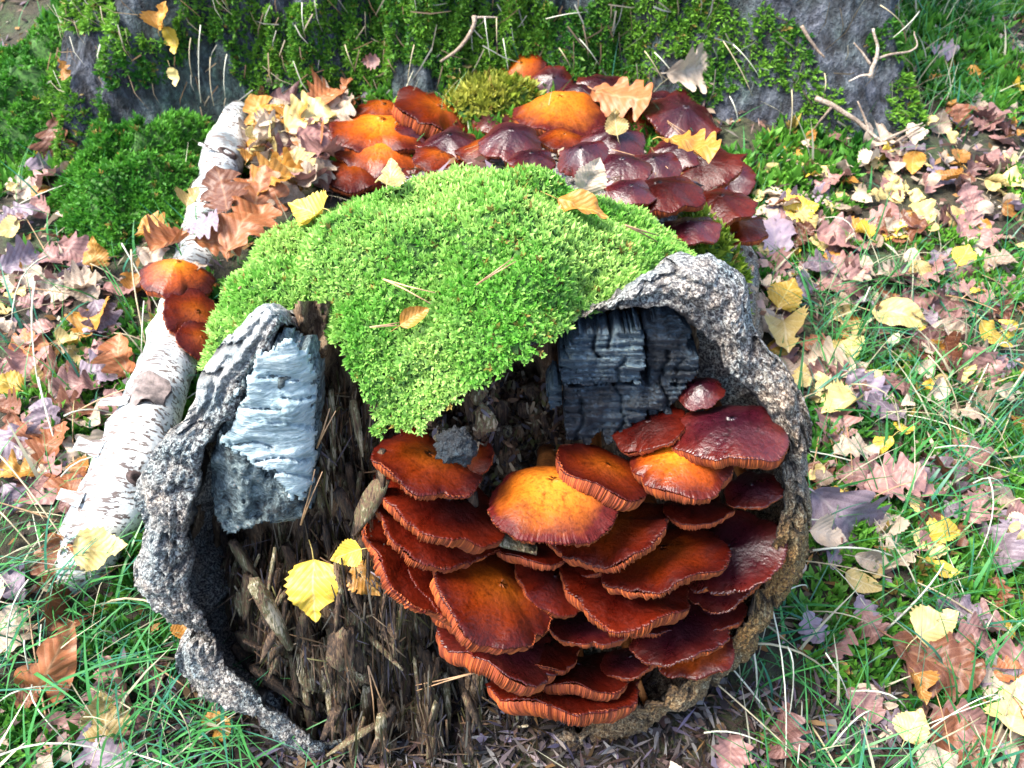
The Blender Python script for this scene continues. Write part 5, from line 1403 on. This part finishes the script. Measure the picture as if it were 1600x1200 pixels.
for k, (a, b, la, lb) in enumerate(ST):
    A = drop(*a, la, ground_z); B = drop(*b, lb, ground_z)
    M_ = (A + B) / 2 + np.array((RNG.normal(0, .002), RNG.normal(0, .002), .002))
    if B[2] - float(ground_z(B[0], B[1])) < .03: B[2] = float(ground_z(B[0], B[1])) + .004
    else: A[2] = float(ground_z(A[0], A[1])) + .004
    side = 'left of the log' if a[0] < 600 else 'right of the log'
    straw([A, M_, B], RNG.uniform(.0005, .0009), M_STRAWPALE if k % 3 else M_STRAW, 'dry_grass_stalk', f'long bleached dry grass stalk {side}', f'dry stalks {side}', 'stalk')
for k in range(70):
    side = k % 2
    px = RNG.uniform(1200, 1600) if side else RNG.uniform(0, 300); py = RNG.uniform(330, 1180)
    A = drop(px, py, .004, ground_z)
    if log_z(A[0], A[1]) > 0: continue
    ang = RNG.uniform(0, 6.28); ln = RNG.uniform(.03, .09); B = A + np.array((math.cos(ang) * ln, math.sin(ang) * ln, RNG.uniform(.004, .03)))
    B[2] = max(B[2], float(ground_z(B[0], B[1])) + .006)
    straw([A, (A + B) / 2 + np.array((0, 0, .004)), B], RNG.uniform(.0004, .0008), (M_STRAW, M_STRAWPALE, M_NEEDLE)[k % 3], 'straw', 'short thin straw bit in the litter ' + ('right of the log' if side else 'left of the log'), 'straw bits ' + ('right' if side else 'left'), 'straw')

def needle_pair(a, b, spread, label, group, place):
    """two needles joined at one end"""
    A, B = place(*a), place(*b)
    d = B - A; s = unit(np.cross(d, CAM - A)) * np.linalg.norm(d) * spread
    root_V, F = [], []
    n0 = 0
    for sg in (-1, 1):
        C = np.array([A, (A + B) / 2 + s * sg * .35, B + s * sg]); V, f = tube(C, [.0005, .00045, .00025], 4)
        root_V.append(V); F += [q + n0 for q in f]; n0 += len(V)
    V = np.vstack(root_V); o = obj('pine_needle_pair', mesh('pine_needles', V - A, F, M_NEEDLE)); o.location = A
    tag(o, label, 'pine needles', group)
def on_back(px, py): 
    g = drop(px, py + 22); dep = float((g - CAM) @ FWD); return CAM + ray(px, py) * (dep - .03)
def on_moss(px, py):
    P, o_ = moss_hit(px, py); return P + o_ * .009
def on_face(off): return lambda x, y: face(x, y, off)
NP = 'pine needles on the mushrooms and moss'
for a, b, sp, lab, pl in [
        ((545, 185), (605, 215), .08, 'pine needles across the broad orange mushroom', on_back), ((632, 172), (605, 222), .14, 'pale forked needles beside the broad orange mushroom', on_back),
        ((785, 212), (728, 238), .04, 'pale needles leading to the glossy flecked mushroom', on_back), ((1022, 250), (955, 238), .06, 'needles lying across the purple mushrooms below the ochre leaf', on_back),
        ((1018, 232), (1034, 268), .05, 'forked needle on the purple mushroom right of the upright white leaf', on_back), ((1030, 180), (1072, 212), .06, 'needles on the ochre oak leaf', on_back),
        ((1115, 292), (1165, 325), .05, 'pale needles on the dark red right flank mushroom', on_back), ((925, 282), (975, 278), .04, 'needles behind the upright white leaf', on_back),
        ((610, 455), (680, 480), .10, 'brown needles in the middle of the moss carpet', on_moss), ((745, 455), (800, 425), .05, 'thin needles right of the middle of the moss carpet', on_moss),
        ((965, 375), (1010, 392), .05, 'pale needles near the right end of the moss carpet', on_moss), ((395, 470), (440, 440), .05, 'thin needles on the left flank of the moss carpet', on_moss), ((590, 520), (640, 512), .05, 'brown needles below the narrow ochre leaf on moss', on_moss),
        ((495, 700), (520, 640), .06, 'needles hanging right of the pale wood plate', on_face(.004)), ((470, 820), (498, 735), .05, 'needles over the lower corner of the pale wood plate', on_face(.008)),
        ((575, 1040), (600, 1135), .10, 'long needle pair on the splintered wood', on_face(.012)), ((535, 1030), (560, 1085), .05, 'thin needles on the splinters left of the long pair', on_face(.012)), ((745, 1050), (650, 1075), .04, 'thin needles at the dark foot of the cluster', on_face(.012))]:
    needle_pair(a, b, sp, lab, NP, pl)

def bow(P):
    P = np.array(P, float); m = len(P); pad = np.vstack([2 * P[0] - P[1], P, 2 * P[-1] - P[-2]]); t = np.linspace(0, m - 1.001, 5 * m); i = t.astype(int); f = (t - i)[:, None]
    p0, p1, p2, p3 = pad[i], pad[i + 1], pad[i + 2], pad[i + 3]
    C = .5 * (2 * p1 + (p2 - p0) * f + (2 * p0 - 5 * p1 + 4 * p2 - p3) * f ** 2 + (3 * p1 - p0 - 3 * p2 + p3) * f ** 3)
    return C + .0016 * np.stack([vn(v3(t * 2.1, k, P[0][0] * 90)) for k in range(3)], -1)
def twig(pts, r, label, forks=()):
    pts = bow(pts); forks = [bow(f) for f in forks]
    root = empty('twig', pts[0]); tag(root, label, 'twig', 'dry twigs'); b = np.asarray(pts[0])
    V, F = tube(np.array(pts) - b, np.linspace(r, r * .5, len(pts)), 6); obj('stalk', mesh('twig', V, F, M_TWIG), root)
    for f in forks:
        V, F = tube(np.array(f) - b, np.linspace(r * .6, r * .25, len(f)), 5); obj('side_shoot', mesh('twig_shoot', V, F, M_TWIG), root)
def on_tree(px, py):
    P, n = tree_hit(px, py); return P + unit(n) * .012
T_ = on_tree
twig([T_(1262, 152), T_(1310, 178), T_(1345, 205), T_(1366, 222)], .003, 'dry brown twig lying down the bluish bark of the tree foot', [[T_(1366, 218), T_(1425, 190)], [T_(1375, 226), T_(1430, 195)], [T_(1290, 168), T_(1255, 205)], [T_(1345, 205), T_(1325, 160)]])
twig([T_(1345, 120), T_(1355, 90), T_(1352, 45)], .0026, 'pale branching dry stem on the right of the tree foot', [[T_(1350, 92), T_(1410, 80), T_(1415, 50)], [T_(1346, 100), T_(1320, 68)], [T_(1348, 115), T_(1312, 128)]])
twig([T_(742, 25), T_(738, 45), T_(715, 78), T_(690, 96)], .0028, 'thin brown twig bent over the tree foot above the back mushrooms', [[T_(738, 28), T_(776, 27)]])
twig([T_(1240, 40), T_(1262, 75), T_(1275, 90)], .002, 'short twig on the moss of the tree foot', [])
for k, (a, b) in enumerate([((757, 28), (765, 90)), ((775, 28), (776, 85)), ((785, 60), (793, 110)), ((1000, 80), (1030, 130)), ((1015, 82), (1050, 125)), ((1120, 65), (1165, 150)), ((1135, 70), (1175, 120)), ((1275, 115), (1272, 155)), ((325, 40), (325, 160)),
                            ((340, 90), (345, 165)), ((365, 85), (362, 150)), ((310, 60), (312, 120)), ((480, 5), (485, 60)), ((650, 70), (640, 130)), ((850, 30), (905, 20)), ((1225, 140), (1220, 220)), ((1420, 20), (1380, 60)), ((1360, 10), (1400, 50)),
                            ((900, 60), (930, 100)), ((870, 75), (890, 110)), ((1130, 150), (1150, 205)), ((545, 70), (560, 110))]):
    straw([T_(*a), (T_(*a) + T_(*b)) / 2 + np.array((0, -.006, .004)), T_(*b)], .0007, (M_STRAWPALE, M_STRAW)[k % 2], 'dry_grass_stalk', 'thin dry stalk hanging on the mossy tree foot', 'dry stalks on the tree foot', 'stalk')
